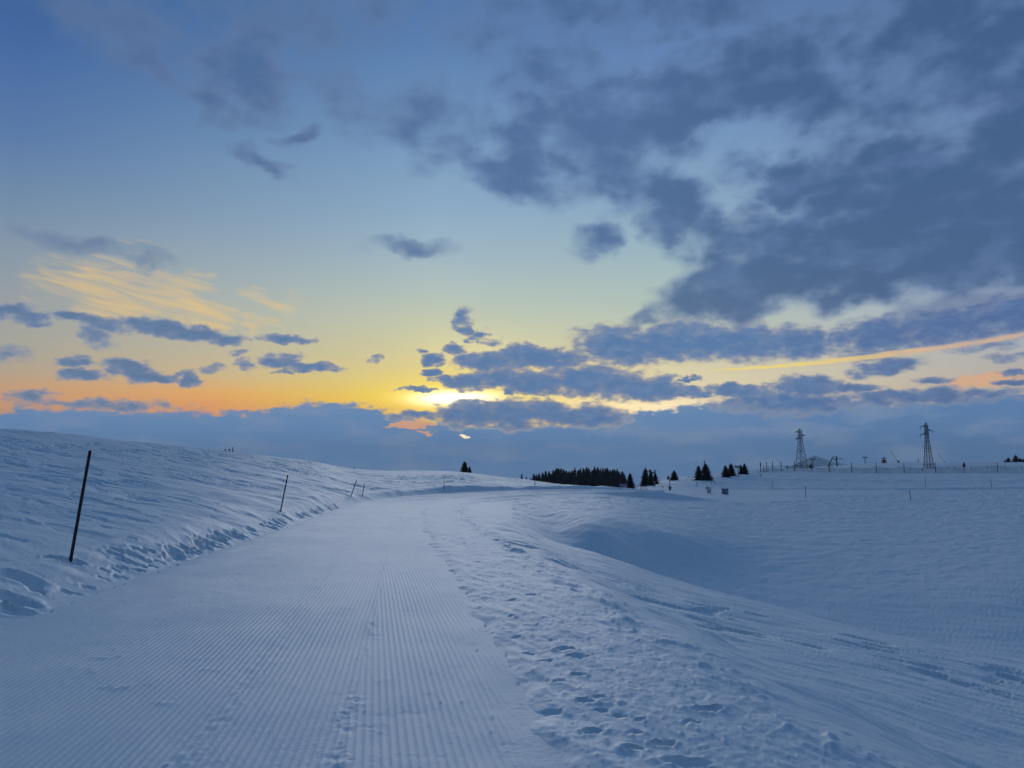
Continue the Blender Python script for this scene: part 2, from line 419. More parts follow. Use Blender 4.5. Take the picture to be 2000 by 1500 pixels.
def tag(o, label=None, cat=None, group=None, kind=None):
    if label: o['label'] = label
    if cat: o['category'] = cat
    if group: o['group'] = group
    if kind: o['kind'] = kind
    return o
def thing(name, label, cat, loc, rz=0.0, group=None):
    o = bpy.data.objects.new(name, None); o.empty_display_size = .3; COL.objects.link(o)
    o.location = loc; o.rotation_euler = (0, 0, rz)
    return tag(o, label, cat, group)
def dup(root, loc, rz=0.0, sc=None, label=None, group=None):
    r = root.copy(); COL.objects.link(r); r.location = loc; r.rotation_euler = (0, 0, rz)
    if sc is not None: r.scale = sc
    if label: r['label'] = label
    if group: r['group'] = group
    for ch in list(root.children):
        c = ch.copy(); COL.objects.link(c); c.parent = r
    return r
def grid_mesh(name, X, Y, Z, mat):
    nr, nc = X.shape
    co = np.stack([X, Y, Z], -1).reshape(-1, 3).astype(np.float32)
    idx = np.arange(nr * nc).reshape(nr, nc)
    q = np.stack([idx[:-1, :-1], idx[:-1, 1:], idx[1:, 1:], idx[1:, :-1]], -1).reshape(-1, 4).astype(np.int32)
    me = bpy.data.meshes.new(name)
    me.vertices.add(len(co)); me.vertices.foreach_set('co', co.ravel())
    me.loops.add(q.size); me.loops.foreach_set('vertex_index', q.ravel())
    me.polygons.add(len(q)); me.polygons.foreach_set('loop_start', np.arange(0, q.size, 4, dtype=np.int32))
    me.polygons.foreach_set('use_smooth', np.ones(len(q), bool))
    me.update(calc_edges=True); me.validate()
    me.materials.append(mat)
    o = bpy.data.objects.new(name, me); COL.objects.link(o)
    return o

# ---------------------------------------------------------------- ground sheet
rows = np.concatenate([[-60, -40, -25, -14, -8, -4, -2, -.5, .5, 1.2], np.exp(np.linspace(math.log(1.8), math.log(330), 1000)), np.exp(np.linspace(math.log(345), math.log(3000), 40))])
sc_ = np.linspace(-.80, .80, 1150)
side = .80 + 3.2 * (np.linspace(0, 1, 60)[1:]) ** 1.8
scols = np.concatenate([-side[::-1], sc_, side])
GYm, GSm = np.meshgrid(rows, scols, indexing='ij')
GSm = np.sign(GSm) * (np.minimum(np.abs(GSm), .8) + np.maximum(np.abs(GSm) - .8, 0) * np.interp(GYm, [60, 700], [1, .1]))
GXm = GSm * np.sqrt(GYm ** 2 + 9)
GZm = height(GXm.ravel(), GYm.ravel()).reshape(GXm.shape)
tag(grid_mesh('ground', GXm, GYm, GZm, M['snow']), kind='structure')

# ---------------------------------------------------------------- groomed road sheet
ur = np.concatenate([np.linspace(0, 10, 40)[:-1], 10 + (np.exp(np.linspace(0, math.log(1 + (ARC[-1] - 12) / 2.2), 800)) - 1) * 2.2])
ur = ur[ur < _u[np.nonzero(CL[:, 0] > 13)[0][0]]]
lf = np.linspace(0, 1, 640)
UU, LF = np.meshgrid(ur, lf, indexing='ij')
LX, LY, RX, RY = [spl(v, ur)[:, None] for v in (RL[:, 0], RL[:, 1], RR[:, 0], RR[:, 1])]
wob = (fbm(UU * .5, LF * 0, 2, 5) * .05) * 0
PX = LX + (RX - LX) * LF; PY = LY + (RY - LY) * LF
WID = np.hypot(RX - LX, RY - LY)
m_ = LF * WID                       # metres from the left edge
cx_ = spl((RL[:, 1] + RR[:, 1]) / 2, ur)[:, None] + 0 * LF
RZ = road_z(cx_)
# the last groomer pass on the right lies at a slightly different angle
seam0 = WID - 1.30 + .012 * (UU - 12)
seam = seam0 + .05 * fbm(UU * .9, UU * 0, 3, 12)
second = m_ > seam
pitch_ = .052
ph = np.where(second, (m_ - seam0 + .045 * UU) / pitch_, (m_ + .02 * fbm(UU * .25, UU * 0, 2, 14)) / pitch_)
prof = 1 - np.abs(np.sin(np.pi * ph)) ** .8
wear = .55 + .45 * sstep(-.35, .25, fbm(PX * .6, PY * .35, 3, 17)) * (.7 + .3 * sstep(-.3, .3, fbm(PX * 3, PY * 1.5, 2, 18)))
ragged = sstep(.0, .22, WID - m_ - .10 + .30 * fbm(PX * 1.6, PY * 1.6, 3, 48)) * sstep(.0, .3, m_ - .1 + .25 * fbm(PX * 1.2, PY * 1.2, 3, 49))
RZ = RZ + .0092 * prof * wear * ragged
RZ = RZ + np.exp(-((m_ - seam) / .07) ** 2) * (.004 + .010 * fbm(PX * 12, PY * 12, 3, 19) * sstep(-.2, .3, fbm(UU * 1.2, UU * 0, 2, 13)))
tr = np.exp(-((m_ - (WID - 2.15 + .03 * fbm(UU * .4, UU * 0, 2, 16))) / .13) ** 2) + .6 * np.exp(-((m_ - (WID - 3.5)) / .18) ** 2)
RZ = RZ + tr * .005 * fbm(PX * 13, PY * 13, 3, 22)
breaks = np.maximum(fbm(PX * 2.4, PY * 8, 3, 43) - .58, 0) * sstep(.3, 1.2, m_ - (WID - 2.6))
RZ = RZ - np.minimum(breaks, .2) * .012 * (1 + fbm(PX * 20, PY * 20, 2, 45))
RZ = RZ + .018 * fbm(PX * .35, PY * .25, 3, 23) + .004 * fbm(PX * 2.2, PY * 1.3, 3, 24)
scat = np.maximum(fbm(PX * 2.0, PY * 4.0, 3, 26) - .62, 0) * sstep(0, .4, fbm(PX * .5, PY * .4, 2, 20))
RZ = RZ + np.minimum(scat, .25) * .022 * (1 + fbm(PX * 14, PY * 14, 2, 30))
lumps = np.maximum(fbm(PX * 16, PY * 16, 2, 27) - .75, 0) * sstep(0, .5, fbm(PX * .8, PY * .8, 2, 28))
RZ = RZ + lumps * .03
edge_d = np.minimum(m_, WID - m_)
RZ = RZ - .10 * (1 - sstep(0, .05, edge_d + .05 * fbm(PX * 4, PY * 4, 3, 29)))
tag(grid_mesh('road', PX, PY, RZ, M['road']), kind='structure')

# ---------------------------------------------------------------- placement on the snow
_YS = np.exp(np.linspace(math.log(3), math.log(420), 3500))
def locate(px, y, near=3.0, fallback=None):
    """ground point seen at that bearing and depression, first one beyond 'near'"""
    t = tan_el(y); k = _YS >= near
    Ys = _YS[k]; x = ratio_x(px, t) * Ys
    h = height(x, Ys) - EYE - t * Ys
    i = np.nonzero(h >= 0)[0]
    if len(i) and fallback is None:
        i = i[0]
    else:
        i = int(np.abs(Ys - (fallback or 250)).argmin())
    Y = Ys[i]; x = ratio_x(px, t) * Y
    return float(x), float(Y), float(height(x, Y)[0])
def metres(dpx, Y): return dpx * Y / F_PX
def up_to(px, y, Y, tx=None):       # world point at distance Y on a sight line
    t = tan_el(y)
    return (ratio_x(px, t) * Y, Y, EYE + t * Y)

# ---------------------------------------------------------------- marker poles
def pole(px0, y0, px1, y1, r, mat, label, group=None, near=3.0, fb=None, cap=None, name='marker_pole', cat='pole'):
    x, Y, z = locate(px0, y0, near, fb)
    tx, ty, tz = up_to(px1, y1, Y)
    o = thing(name, label, cat, (x, Y, z), 0, group)
    top = (tx - x, 0.0, max(.3, tz - z))
    mb = MB().tube((-top[0] * .12 / top[2], 0, -.12), top, r, r * .94, 8)
    mb.build('shaft', mat, o, True)
    if cap:
        c = np.array(top); d = c / np.linalg.norm(c)
        MB().tube(c + d * .001, c + d * r * cap[1], r * 1.15, r * .6, 8).build('cap', M[cap[0]], o, True)
    return o
G1 = 'wooden marker poles along the left edge of the road'
pole(138, 1095, 176, 881, .025, M['pole_dark'], 'tall dark leaning pole nearest the viewer, left of the road', G1, cap=('pole_dark', .4))
pole(548, 998, 562, 928, .024, M['pole_dark'], 'second dark leaning pole up the road, alone on the left snow bank', G1, cap=('pole_dark', .4))
pole(685.5, 969.5, 696.5, 938, .026, M['pole_dark'], 'thin pole leaning hardest, left one of the close pair on the bank', G1)
pole(707.5, 969.5, 712, 945, .024, M['pole_dark'], 'thin upright pole, right one of the close pair on the bank', G1)
pole(866.5, 957, 868, 932, .022, M['pole_dark'], 'thin pole on the outer bank of the bend below the lone spruce', G1, near=52)
pole(1044.5, 949, 1045, 937, .032, M['pole_red'], 'thin pole on the knoll just in front of the wood', G1, near=60)
# white-topped sign pole in front of the wood
x, Y, z = locate(1089, 942, 60)
o = thing('trail_sign', 'slim sign pole with a small white gabled board before the wood', 'sign', (x, Y, z))
h = metres(14, Y)
MB().tube((0, 0, -.1), (0, 0, h * .8), .05, .045).build('post', M['pole_dark'], o)
mb = MB(); w_ = metres(1.7, Y); t_ = .04
for sgn in (-1, 1):
    n = len(mb.v)
mb.v = [(-w_, -t_, h*.68), (w_, -t_, h*.68), (w_, -t_, h*.86), (0, -t_, h), (-w_, -t_, h*.86), (-w_, t_, h*.68), (w_, t_, h*.68), (w_, t_, h*.86), (0, t_, h), (-w_, t_, h*.86)]
mb.f = [(0,1,2,3,4), (9,8,7,6,5)] + [(i, 5+i, 5+(i+1)%5, (i+1)%5) for i in range(5)]
mb.build('board', M['white'], o)

G2 = 'thin piste poles on the right plateau'
for (x0, y0, x1, y1, lab) in [
    (1361.5, 950, 1361, 939, 'thin piste pole just below the large pair of spruces'),
    (1389.5, 946.5, 1388.5, 935.5, 'thin piste pole behind the wooden direction sign, taller of two'),
    (1395.5, 946.5, 1395.5, 940, 'short piste pole behind the wooden direction sign'),
    (1508.5, 954.5, 1508, 940, 'thin piste pole on the slope below the left end of the net fence'),
    (1573.5, 970.5, 1573, 948.5, 'tallest thin piste pole, standing low on the plateau under the left pylon'),
    (1808.5, 951, 1806.5, 932, 'leaning piste pole on the slope under the right pylon'),
    (1936.5, 952, 1935, 936, 'piste pole on the slope near the right edge of the photo'),
    (1778.5, 976.5, 1776.5, 958, 'piste pole lowest on the plateau left of the right pylon'),
    (1344, 934, 1344, 928, 'tiny pole on the crest between single spruce and large pair, left one'),
    (1352, 934.5, 1352, 928.5, 'tiny pole on the crest between single spruce and large pair, right one'),
    ]:
    pole(x0, y0, x1, y1, .036, M['pole_red'], lab, G2, near=60)
pole(1793.5, 903.6, 1793.5, 897, .10, M['steel_dark'], 'short dark post on the skyline left of the right pylon', None, near=150, fb=262, cap=('steel_dark', 1.5))
pole(1802.5, 920, 1801, 915, .10, M['steel_dark'], 'short dark leaning post at the left foot of the right pylon', None, near=150, cap=('steel_dark', 1.5))
pole(692, 918, 692, 911.5, .05, M['pole_dark'], 'tiny post on the skyline where the left hill meets the next knoll', None, fb=112)
pole(454.6, 884, 454.4, 873.5, .06, M['steel_dark'], 'tiny dark post on the skyline of the left hill', None, fb=88)
# machines half hidden behind the left skyline
def snow_gun(px, y, hpx, label, mat, near=60, fb=None, face=1):
    x, Y, z = locate(px, y, near, fb)
    s = metres(hpx, Y) / 1.6
    o = thing('snow_gun', label, 'snow gun', (x, Y, z)); o.scale = (s, s, s)
    MB().tube((-.5*face, 0, 1.05), (.45*face, 0, 1.3), .42, .5, 14).build('barrel', mat, o, True)
    MB().box((0, 0, .08), (.7, .5, .08)).box((-.1, 0, .45), (.12, .12, .32)).build('frame', M['steel_dark'], o)
    MB().tube((-.9, 0, .12), (-.5, 0, .12), .06).tube((-.5, 0, .12), (.4, 0, .1), .05).tube((.4, -.5, .0), (.4, .5, .0), .12).build('skid', M['steel_dark'], o)
    return o
snow_gun(448, 882.6, 4.8, 'small dark snow gun beside the tiny post on the left skyline', M['steel_dark'], fb=84)
snow_gun(440, 880.6, 3.8, 'smallest dark snow gun on the left skyline, left of the other one', M['steel_dark'], fb=84)

# ---------------------------------------------------------------- spruces
def make_spruce(seed, width=.42, ragged=1.0):
    rg = random.Random(seed)
    trunk = MB().tube((0, 0, -.04), (0, 0, .97), .022, .004, 7)
    c = MB()
    # dense inner mass, jagged
    L = 13
    for i in range(L):
        z0 = .05 + .86 * (i / L); z1 = z0 + .15
        r = width * .40 * (1 - i / L) ** .72 + .008
        k = 9; a0 = rg.random() * 6
        for j in range(k):
            a, b = a0 + j * 2 * math.pi / k, a0 + (j + 1) * 2 * math.pi / k
            rr = r * rg.uniform(.75, 1.15)
            c.tri((rr * math.cos(a), rr * math.sin(a), z0 - rg.uniform(0, .04)), (rr * math.cos(b), rr * math.sin(b), z0 - rg.uniform(0, .04)), (0, 0, min(z1, .96)))
    nb = 150
    for i in range(nb):
        f = (i / nb) ** 1.15
        z = .04 + .93 * f
        a = i * 2.39996 + rg.uniform(-.4, .4)
        ln = width * .54 * ((1 - f) ** .68 + .05) * rg.uniform(1 - .42 * ragged, 1.12)
        dr = (-.30 * (1 - f) + .30 * f) * ln + rg.uniform(-.02, .02)
        ux, uy = math.cos(a), math.sin(a); vx, vy = -uy, ux
        w = .05 * (1 - f) + .018
        def P(t, s, dz=0): return (ux * ln * t + vx * w * s, uy * ln * t + vy * w * s, z + dr * t + dz)
        c.quad(P(.05, 0), P(.55, -.9, -.012), P(1.0, 0, .012), P(.55, .9, -.012))
        for t in (.35, .6, .82):
            for sg in (-1, 1):
                e = rg.uniform(.9, 1.7) * (1.15 - .5 * t)
                c.tri(P(t - .1, 0), P(t + .08, 0), P(t + .20, sg * e, -rg.uniform(.012, .04)))
            c.tri(P(t - .08, 0), P(t + .1, 0), P(t + .02, rg.uniform(-.3, .3), -rg.uniform(.03, .06)))
    c.tube((0, 0, .93), (0, 0, 1.0), .008, .002, 5)
    return trunk, c
SPR = []
for sd, w, rg_ in ((1, .52, 1), (2, .46, .8), (3, .58, .7), (4, .42, 1.1), (5, .50, 1.2), (6, .36, .9)):
    SPR.append((make_spruce(sd, w, rg_), w))
_proto = {}
def spruce(px, ytop, ybase, wpx, label, var, group=None, near=60, fb=None, name='spruce_tree', sink=0.0):
    x, Y, z = locate(px, ybase, near, fb)
    top = up_to(px, ytop, Y)[2]
    h = max(1.0, top - z + sink)
    wd = metres(wpx, Y)
    sx = wd * 1.22 / (SPR[var][1] * 1.05)
    if var not in _proto:
        o = thing(name, label, 'tree', (x, Y, z), 0, group)
        SPR[var][0][0].build('trunk', M['bark'], o); SPR[var][0][1].build('crown', M['needle'], o)
        _proto[var] = o
        o.scale = (sx, sx, h)
    else:
        o = dup(_proto[var], (x, Y, z - sink), 0, (sx, sx, h), label)
        if group is None and 'group' in o: del o['group']
        if group: o['group'] = group
    o.location = (x, Y, z - sink)
    o.rotation_euler = (0, 0, random.uniform(0, 6.28))
    o.name = name
    return o
spruce(907.5, 900.5, 923, 19, 'lone dark spruce on the crest of the knoll above the bend', 0, None, 60, 132)
spruce(917.3, 910, 923, 8, 'small spruce hugging the right side of the lone spruce', 1, None, 60, 133)
spruce(1019, 923.5, 938, 9, 'little spruce peeking over the knoll left of the wood', 3, None, 60, 300)
spruce(1028, 928.5, 939, 6, 'stunted spruce peeking over the knoll, second from the left', 1, None, 60, 300)
spruce(1035.5, 930, 940, 5, 'lowest stunted spruce on the knoll, next to the wood', 3, None, 60, 300)
# the wood: one tree per visible top, then fillers
GW = 'spruces massed in the dark wood'
LW = 'dark spruce packed into the dense wood beyond the bend'
tops = [(1043,925),(1048,924),(1053,922),(1060,920.5),(1066,918.5),(1073,917),(1080,923),(1087,914),(1091,912.5),(1096,911.5),(1101,912),(1106,918),(1112,917),(1117,915.5),
        (1123,911),(1129,915),(1134,911),(1140,914),(1146,909),(1151,911),(1157,915),(1162,911),(1168,910),(1173,912),(1178,912.5),(1183,912.5),(1187,912),(1192,913),(1197,913),(1201,916),
        (1206,915.5),(1210,918),(1216,920),(1220,925)]
for i, (px, yt) in enumerate(tops):
    wp = 17 if px > 1060 else 13
    if 1086 < px < 1102: wp = 21
    spruce(px, yt + random.uniform(-1.2, 3.2), 955, wp + random.uniform(-4, 4), LW, random.choice((0, 1, 3, 4, 5)), GW, 60, 300 + random.uniform(-12, 14))
for i in range(16):
    px = 1062 + i * 9.8 + random.uniform(-2, 2)
    if 1172 < px < 1186: continue
    yt = np.interp(px, [1040, 1090, 1150, 1200, 1222], [927, 917, 915, 918, 928]) + random.uniform(-2, 5)
    spruce(px, yt, 955.5, 19, LW, random.choice((0, 1, 2, 4)), GW, 60, 282 + random.uniform(-5, 5))
spruce(1231, 923.5, 953.5, 19, 'free-standing spruce at the right end of the wood beside the pink banner', 1, None, 70)
spruce(1261, 913, 949.5, 22, 'tall full spruce left of the lift mast', 0, None, 70)
spruce(1271.5, 916, 948.5, 13, 'narrow spruce right behind the lift mast', 5, None, 70)
spruce(1280, 922, 946, 15, 'ragged loose spruce leaning out right of the lift mast', 4, None, 70)
spruce(1305.5, 928.5, 936.5, 6, 'tiny spruce on the crest left of the single spruce', 1, None, 60, 165)
spruce(1317, 918.5, 938.2, 17, 'single spruce standing alone on the crest right of the lift mast', 2, None, 60)
spruce(1365, 908.5, 938, 19, 'left and lower spruce of the large pair', 4, None, 60)
spruce(1379, 904.5, 937.4, 25, 'right and taller spruce of the large pair', 2, None, 60)
spruce(1417.5, 908.5, 931.5, 17, 'left and lower spruce of the second pair', 1, None, 60)
spruce(1428.5, 904.5, 929.5, 19, 'right and taller spruce of the second pair', 0, None, 60)
spruce(1448, 907.5, 926, 11, 'left thin spruce just right of the lift tower with four wheels', 3, None, 60)
spruce(1454.5, 904.5, 926, 15, 'right ragged spruce of the thin pair beside the lift tower', 4, None, 60)
for px, yt, w_, v, lab in ((1963, 899, 5, 3, 'lowest spruce at the left end of the row on the far right crest'), (1970, 893.5, 10, 1, 'rounded small spruce in the row on the far right crest'),
                     (1984.5, 888.5, 14, 2, 'tallest spruce in the row on the far right crest'), (1993, 894.5, 12, 0, 'spruce right of the tallest one on the far right crest'),
                     (2001, 895.5, 12, 4, 'last spruce cut by the right edge of the photo')):
    spruce(px, yt, 905, w_, lab, v, None, 60, 280)

# ---------------------------------------------------------------- lattice pylons
def pylon(px, ytop, ybase, label, near, fb, arm_deg, insul, base_w, taper=.17):
    x, Y, z = locate(px, ybase, near, fb)
    H = up_to(px, ytop, Y)[2] - z
    o = thing('power_pylon', label, 'pylon', (x, Y, z), arm_deg)
    def half(t):                    # half width at relative height
        return base_w * H * np.interp(t, [0, .62, .93, 1.0], [1.0, .40, .30, .02]) * .5
    lev = [0, .08, .20, .32, .43, .53, .62, .70, .77, .83, .88, .93]
    r = .0055 * H
    legs = MB(); br = MB()
    cor = lambda t, k: (half(t) * (1, 1, -1, -1)[k], half(t) * (1, -1, -1, 1)[k], t * H)
    for k in range(4):
        for a, b in zip(lev[:-1], lev[1:]): legs.tube(cor(a, k), cor(b, k), r * 1.25, r * 1.2, 4)
        legs.tube(cor(.93, k), (0, 0, H), r, r * .7, 4)
        for i, (a, b) in enumerate(zip(lev[:-1], lev[1:])):
            k2 = (k + 1) % 4
            br.tube(cor(a, k), cor(b, k2), r * .45, None, 4); br.tube(cor(a, k2), cor(b, k), r * .45, None, 4)
            if i in (0, 3, 7): br.tube(cor(b, k), cor(b, k2), r * .7, None, 4)
    legs.build('leg_frame', M['steel'], o); br.build('bracing', M['steel'], o)
    for t, sg, ln in ((.90, -1, .125), (.815, 1, .125), (.73, -1, .135)):
        a = MB(); hw = half(t); tip = (sg * ln * H, 0, t * H)
        for yy in (-hw, hw):
            a.tube((sg * hw, yy, t * H), tip, r * .9, r * .7, 4); a.tube((sg * hw, yy, (t + .035) * H), tip, r * .8, r * .6, 4)
            a.tube((-sg * hw, yy, t * H), (sg * hw, yy, t * H), r * .9, None, 4)
        for q in (.35, .7):
            p0 = np.array((sg * hw, 0, t * H)); tp = np.array(tip); m = p0 + (tp - p0) * q
            a.tube(m, m + np.array((0, 0, .035 * H * (1 - q))), r * .5, None, 4)
        arm = a.build('cross_arm', M['steel'], o)
        ins = MB()
        if insul:
            for d in range(7):
                zz = tip[2] - .006 * H - d * .0075 * H
                ins.tube((tip[0], 0, zz), (tip[0], 0, zz - .004 * H), .0075 * H, .0055 * H, 8)
            ins.tube((tip[0], 0, tip[2]), (tip[0], 0, tip[2] - .065 * H), .003 * H, None, 5)
        else:
            for sy in (-1, 1):
                ins.tube((tip[0], 0, tip[2]), (tip[0] - .01 * H * sg, sy * .06 * H, tip[2] - .015 * H), .0048 * H, None, 6)
        ins.build('insulator', M['insul'], o)
    return o
pylon(1565.5, 836, 914, 'slender grey lattice pylon standing behind the crest beside the small peak', 150, 230, math.radians(12), False, .205)
pylon(1814.5, 824.5, 918.5, 'larger lattice pylon with hanging insulators standing on the snow slope', 178, 200, math.radians(-4), True, .145)

# ---------------------------------------------------------------- ski lift towers
def lift_tower(px, ytop, yarm, ybase, wpx, label, near=60, fb=None, teeth=4, lean=0.0):
    x, Y, z = locate(px, ybase, near, fb)
    ha = up_to(px, yarm, Y)[2] - z; ht = up_to(px, ytop, Y)[2] - z
    o = thing('lift_tower', label, 'lift tower', (x, Y, z), lean)
    r = metres(.7, Y)
    MB().tube((0, 0, -.2), (0, 0, ha), r, r * .8, 10).build('mast', M['steel'], o, True)
    w = metres(wpx, Y) / 2
    MB().box((0, 0, ha), (w, .10, .09)).build('cross_arm', M['steel_dark'], o)
    for k in range(teeth):
        xx = -w + 2 * w * k / (teeth - 1) if teeth > 1 else 0
        big = k in (0, teeth - 1)
        mb = MB().tube((xx, 0, ha), (xx, 0, ht - (0 if big else (ht - ha) * .35)), .05, .04, 5)
        mb.tube((xx, -.7, ha + .2), (xx, .7, ha + .2), .04, None, 6)
        for sy in (-.6, -.2, .2, .6): mb.tube((xx - .04, sy, ha + .28), (xx + .04, sy, ha + .28), .09, None, 10)
        mb.build('sheave_bracket', M['steel_dark'], o)
    return o
lift_tower(1274.5, 919, 923, 950.5, 11, 'grey lift mast standing before the spruces right of the wood', 70, None, 2)
lift_tower(1442, 907.5, 913, 932, 10, 'grey lift tower with four upright brackets between two pairs of spruces', 60, None, 4)
lift_tower(1588, 893.5, 898.5, 915, 7.5, 'lift tower by the brown cabin right of the left pylon', 60, 226, 3)
lift_tower(1690, 889.5, 894.5, 908, 7.5, 'lift tower on the skyline between the drive station and the red station', 60, 275, 3)

# brown cabin with snow on its roof
x, Y, z = locate(1583.3, 913.5, 60, 222)
s = metres(1, Y)
o = thing('lift_cabin', 'small brown cabin under a snow cap at the foot of a lift tower', 'cabin', (x, Y, z))
MB().box((0, 0, 3.4 * s), (2.5 * s, 2 * s, 3.5 * s)).build('wall', M['brown'], o)
mb = MB().box((0, 0, 7.15 * s), (2.9 * s, 2.4 * s, .25 * s)); mb.build('roof', M['steel_dark'], o)
MB().box((0, 0, 7.75 * s), (2.5 * s, 2.1 * s, .34 * s)).build('snow_cap', M['snow'], o)
MB().box((.7 * s, -2.03 * s, 3.0 * s), (.7 * s, .03 * s, 2.6 * s)).build('door', M['steel_dark'], o)

# drive station: slanted boom, mast and long arm
x, Y, z = locate(1634.8, 911, 60, 240)
s = metres(1, Y)
o = thing('lift_station', 'dark lift drive station with slanting boom on the skyline', 'lift station', (x, Y, z - 1 * s))
MB().box((0, 0, 10.5 * s), (.85 * s, .8 * s, 11 * s)).build('mast', M['steel_dark'], o)
mb = MB(); mb.tube((-17.5 * s, 0, 1.0 * s), (-7 * s, 0, 20.3 * s), 1.0 * s, .85 * s, 6); mb.tube((-7 * s, 0, 20.6 * s), (0, 0, 20.6 * s), .55 * s, None, 6)
mb.tube((-6.5 * s, 0, 17.0 * s), (0, 0, 9 * s), .3 * s, None, 5); mb.tube((-9 * s, 0, 16.5 * s), (0, 0, 16.3 * s), .6 * s, None, 6)
mb.build('boom', M['steel_dark'], o)
mb = MB(); mb.tube((-8 * s, 0, 16.4 * s), (12.5 * s, 0, 16.4 * s), .65 * s, .35 * s, 6); mb.tube((0, 0, 18.4 * s), (12 * s, 0, 16.7 * s), .22 * s, None, 5)
mb.tube((12.4 * s, 0, 16.4 * s), (12.4 * s, 0, 6 * s), .16 * s, None, 5)
mb.build('arm', M['steel_dark'], o)
MB().tube((-3.5 * s, 0, 14.9 * s), (-3.5 * s, 0, 15.5 * s), 3.0 * s, None, 20).build('bull_wheel', M['steel_dark'], o)
mb = MB()
for k in range(4): mb.tube((1.0 * s, 0, (5 + 2.6 * k) * s), (4.0 * s, 0, (5 + 2.6 * k) * s), .15 * s, None, 4)
mb.tube((4.0 * s, 0, 4 * s), (4.0 * s, 0, 14 * s), .15 * s, None, 4)
mb.build('ladder', M['steel'], o)

# red station
x, Y, z = locate(1727, 905.5, 60, 268)
s = metres(1, Y)
o = thing('lift_station', 'red-legged lift station with dark wheel gear on the skyline', 'lift station', (x, Y, z))
mb = MB(); mb.box((-.4 * s, 0, 3.6 * s), (2.1 * s, 1.6 * s, 3.0 * s)); mb.tube((-4.4 * s, 0, 0), (-4.2 * s, 0, 6.8 * s), .65 * s, None, 6); mb.tube((5 * s, 0, 0), (3.0 * s, 0, 6.8 * s), .75 * s, None, 6)
mb.tube((-4.2 * s, 0, 6.7 * s), (3.0 * s, 0, 6.7 * s), .5 * s, None, 6)
mb.build('red_body', M['red'], o)
MB().tube((-.3 * s, 0, 6.9 * s), (-.3 * s, 0, 9.6 * s), 1.5 * s, 1.0 * s, 10).build('column', M['steel_dark'], o)
mb = MB().tube((-.3 * s, 0, 9.6 * s), (-.3 * s, 0, 10.4 * s), 4.8 * s, None, 20); mb.tube((-4.9 * s, 0, 10.3 * s), (8 * s, 0, 10.2 * s), .35 * s, None, 6)
mb.build('bull_wheel', M['steel_dark'], o)
mb = MB().tube((1.6 * s, 0, 10.3 * s), (1.6 * s, 0, 13.6 * s), .35 * s, None, 5).tube((-1.0 * s, 0, 10.3 * s), (-.8 * s, 0, 12.4 * s), .4 * s, None, 5).tube((-1 * s, 0, 12 * s), (2 * s, 0, 11.7 * s), .25 * s, None, 5)
mb.build('gantry', M['steel_dark'], o)

# ---------------------------------------------------------------- snow lances
def lance(px0, y0, px1, y1, label, near=60, fb=None, leg=None, r=.35, head=True, mat='steel_dark'):
    x, Y, z = locate(px0, y0, near, fb); s = metres(1, Y)
    tx, ty, tz = up_to(px1, y1, Y)
    o = thing('snow_lance', label, 'snow lance', (x, Y, z))
    hz = (leg or 1.5) * s
    top = (tx - x, 0, tz - z)
    MB().tube((0, 0, -.1), (0, 0, hz + 1.5 * s), .32 * s, None, 8).build('post', M[mat], o)
    MB().tube((-top[0] * .12, 0, hz - (top[2] - hz) * .12), top, r * s, r * .8 * s, 6).build('boom', M[mat], o)
    if head: MB().tube(top, (top[0] * 1.07, 0, top[2] + (top[2] - hz) * .07), .7 * s, .5 * s, 8).build('nozzle_head', M[mat], o)
    MB().box((.8 * s, 0, hz + .2 * s), (1.3 * s, .5 * s, .45 * s)).build('control_box', M['steel_dark'], o)
    return o
lance(1294.6, 957.5, 1286, 934, 'dark snow lance slanting left beside the orange cabinet', 60, None, 6.5, .38)
lance(1485.5, 929.5, 1479, 917, 'short snow lance slanting left at the left end of the net fence', 60, None, 2.0, .38)
lance(1630.3, 918.3, 1623.5, 908.5, 'small snow lance with a dark box on the slope below the drive station', 60, None, .8, .3)
lance(1754, 905, 1741, 881.5, 'long slanting snow lance on the skyline right of the red station', 60, 266, 1.0, .28)
lance(1845, 904.5, 1833, 886, 'long slanting snow lance on the skyline right of the right pylon', 60, 268, .8, .26)
snow_gun(1755, 905.2, 4.6, 'dark red snow gun on the skyline at the foot of a slanting lance', M['red'], fb=266)
snow_gun(1537.5, 915.0, 5.5, 'low orange snow gun behind the left part of the net fence', M['orange'], fb=212)
# padded lance with cage
x, Y, z = locate(1308.5, 957.5, 60)
o = thing('snow_lance', 'upright grey snow lance with a pale guard cage round its foot', 'snow lance', (x, Y, z))
h = metres(20, Y)
MB().tube((0, 0, -.1), (0, 0, h), .05, .04, 7).build('post', M['steel'], o)
mb = MB(); rr = metres(2.6, Y)
for k in range(8):
    a = k * math.pi / 4
    mb.tube((rr * .6 * math.cos(a), rr * .6 * math.sin(a), 0), (rr * math.cos(a), rr * math.sin(a), h * .36), .035, None, 4)
for q in (.06, .2, .34):
    for k in range(8):
        a, b = k * math.pi / 4, (k + 1) * math.pi / 4; r2 = rr * (.6 + .4 * q / .36)
        mb.tube((r2 * math.cos(a), r2 * math.sin(a), h * q), (r2 * math.cos(b), r2 * math.sin(b), h * q), .03, None, 4)
mb.build('guard_cage', M['board'], o)
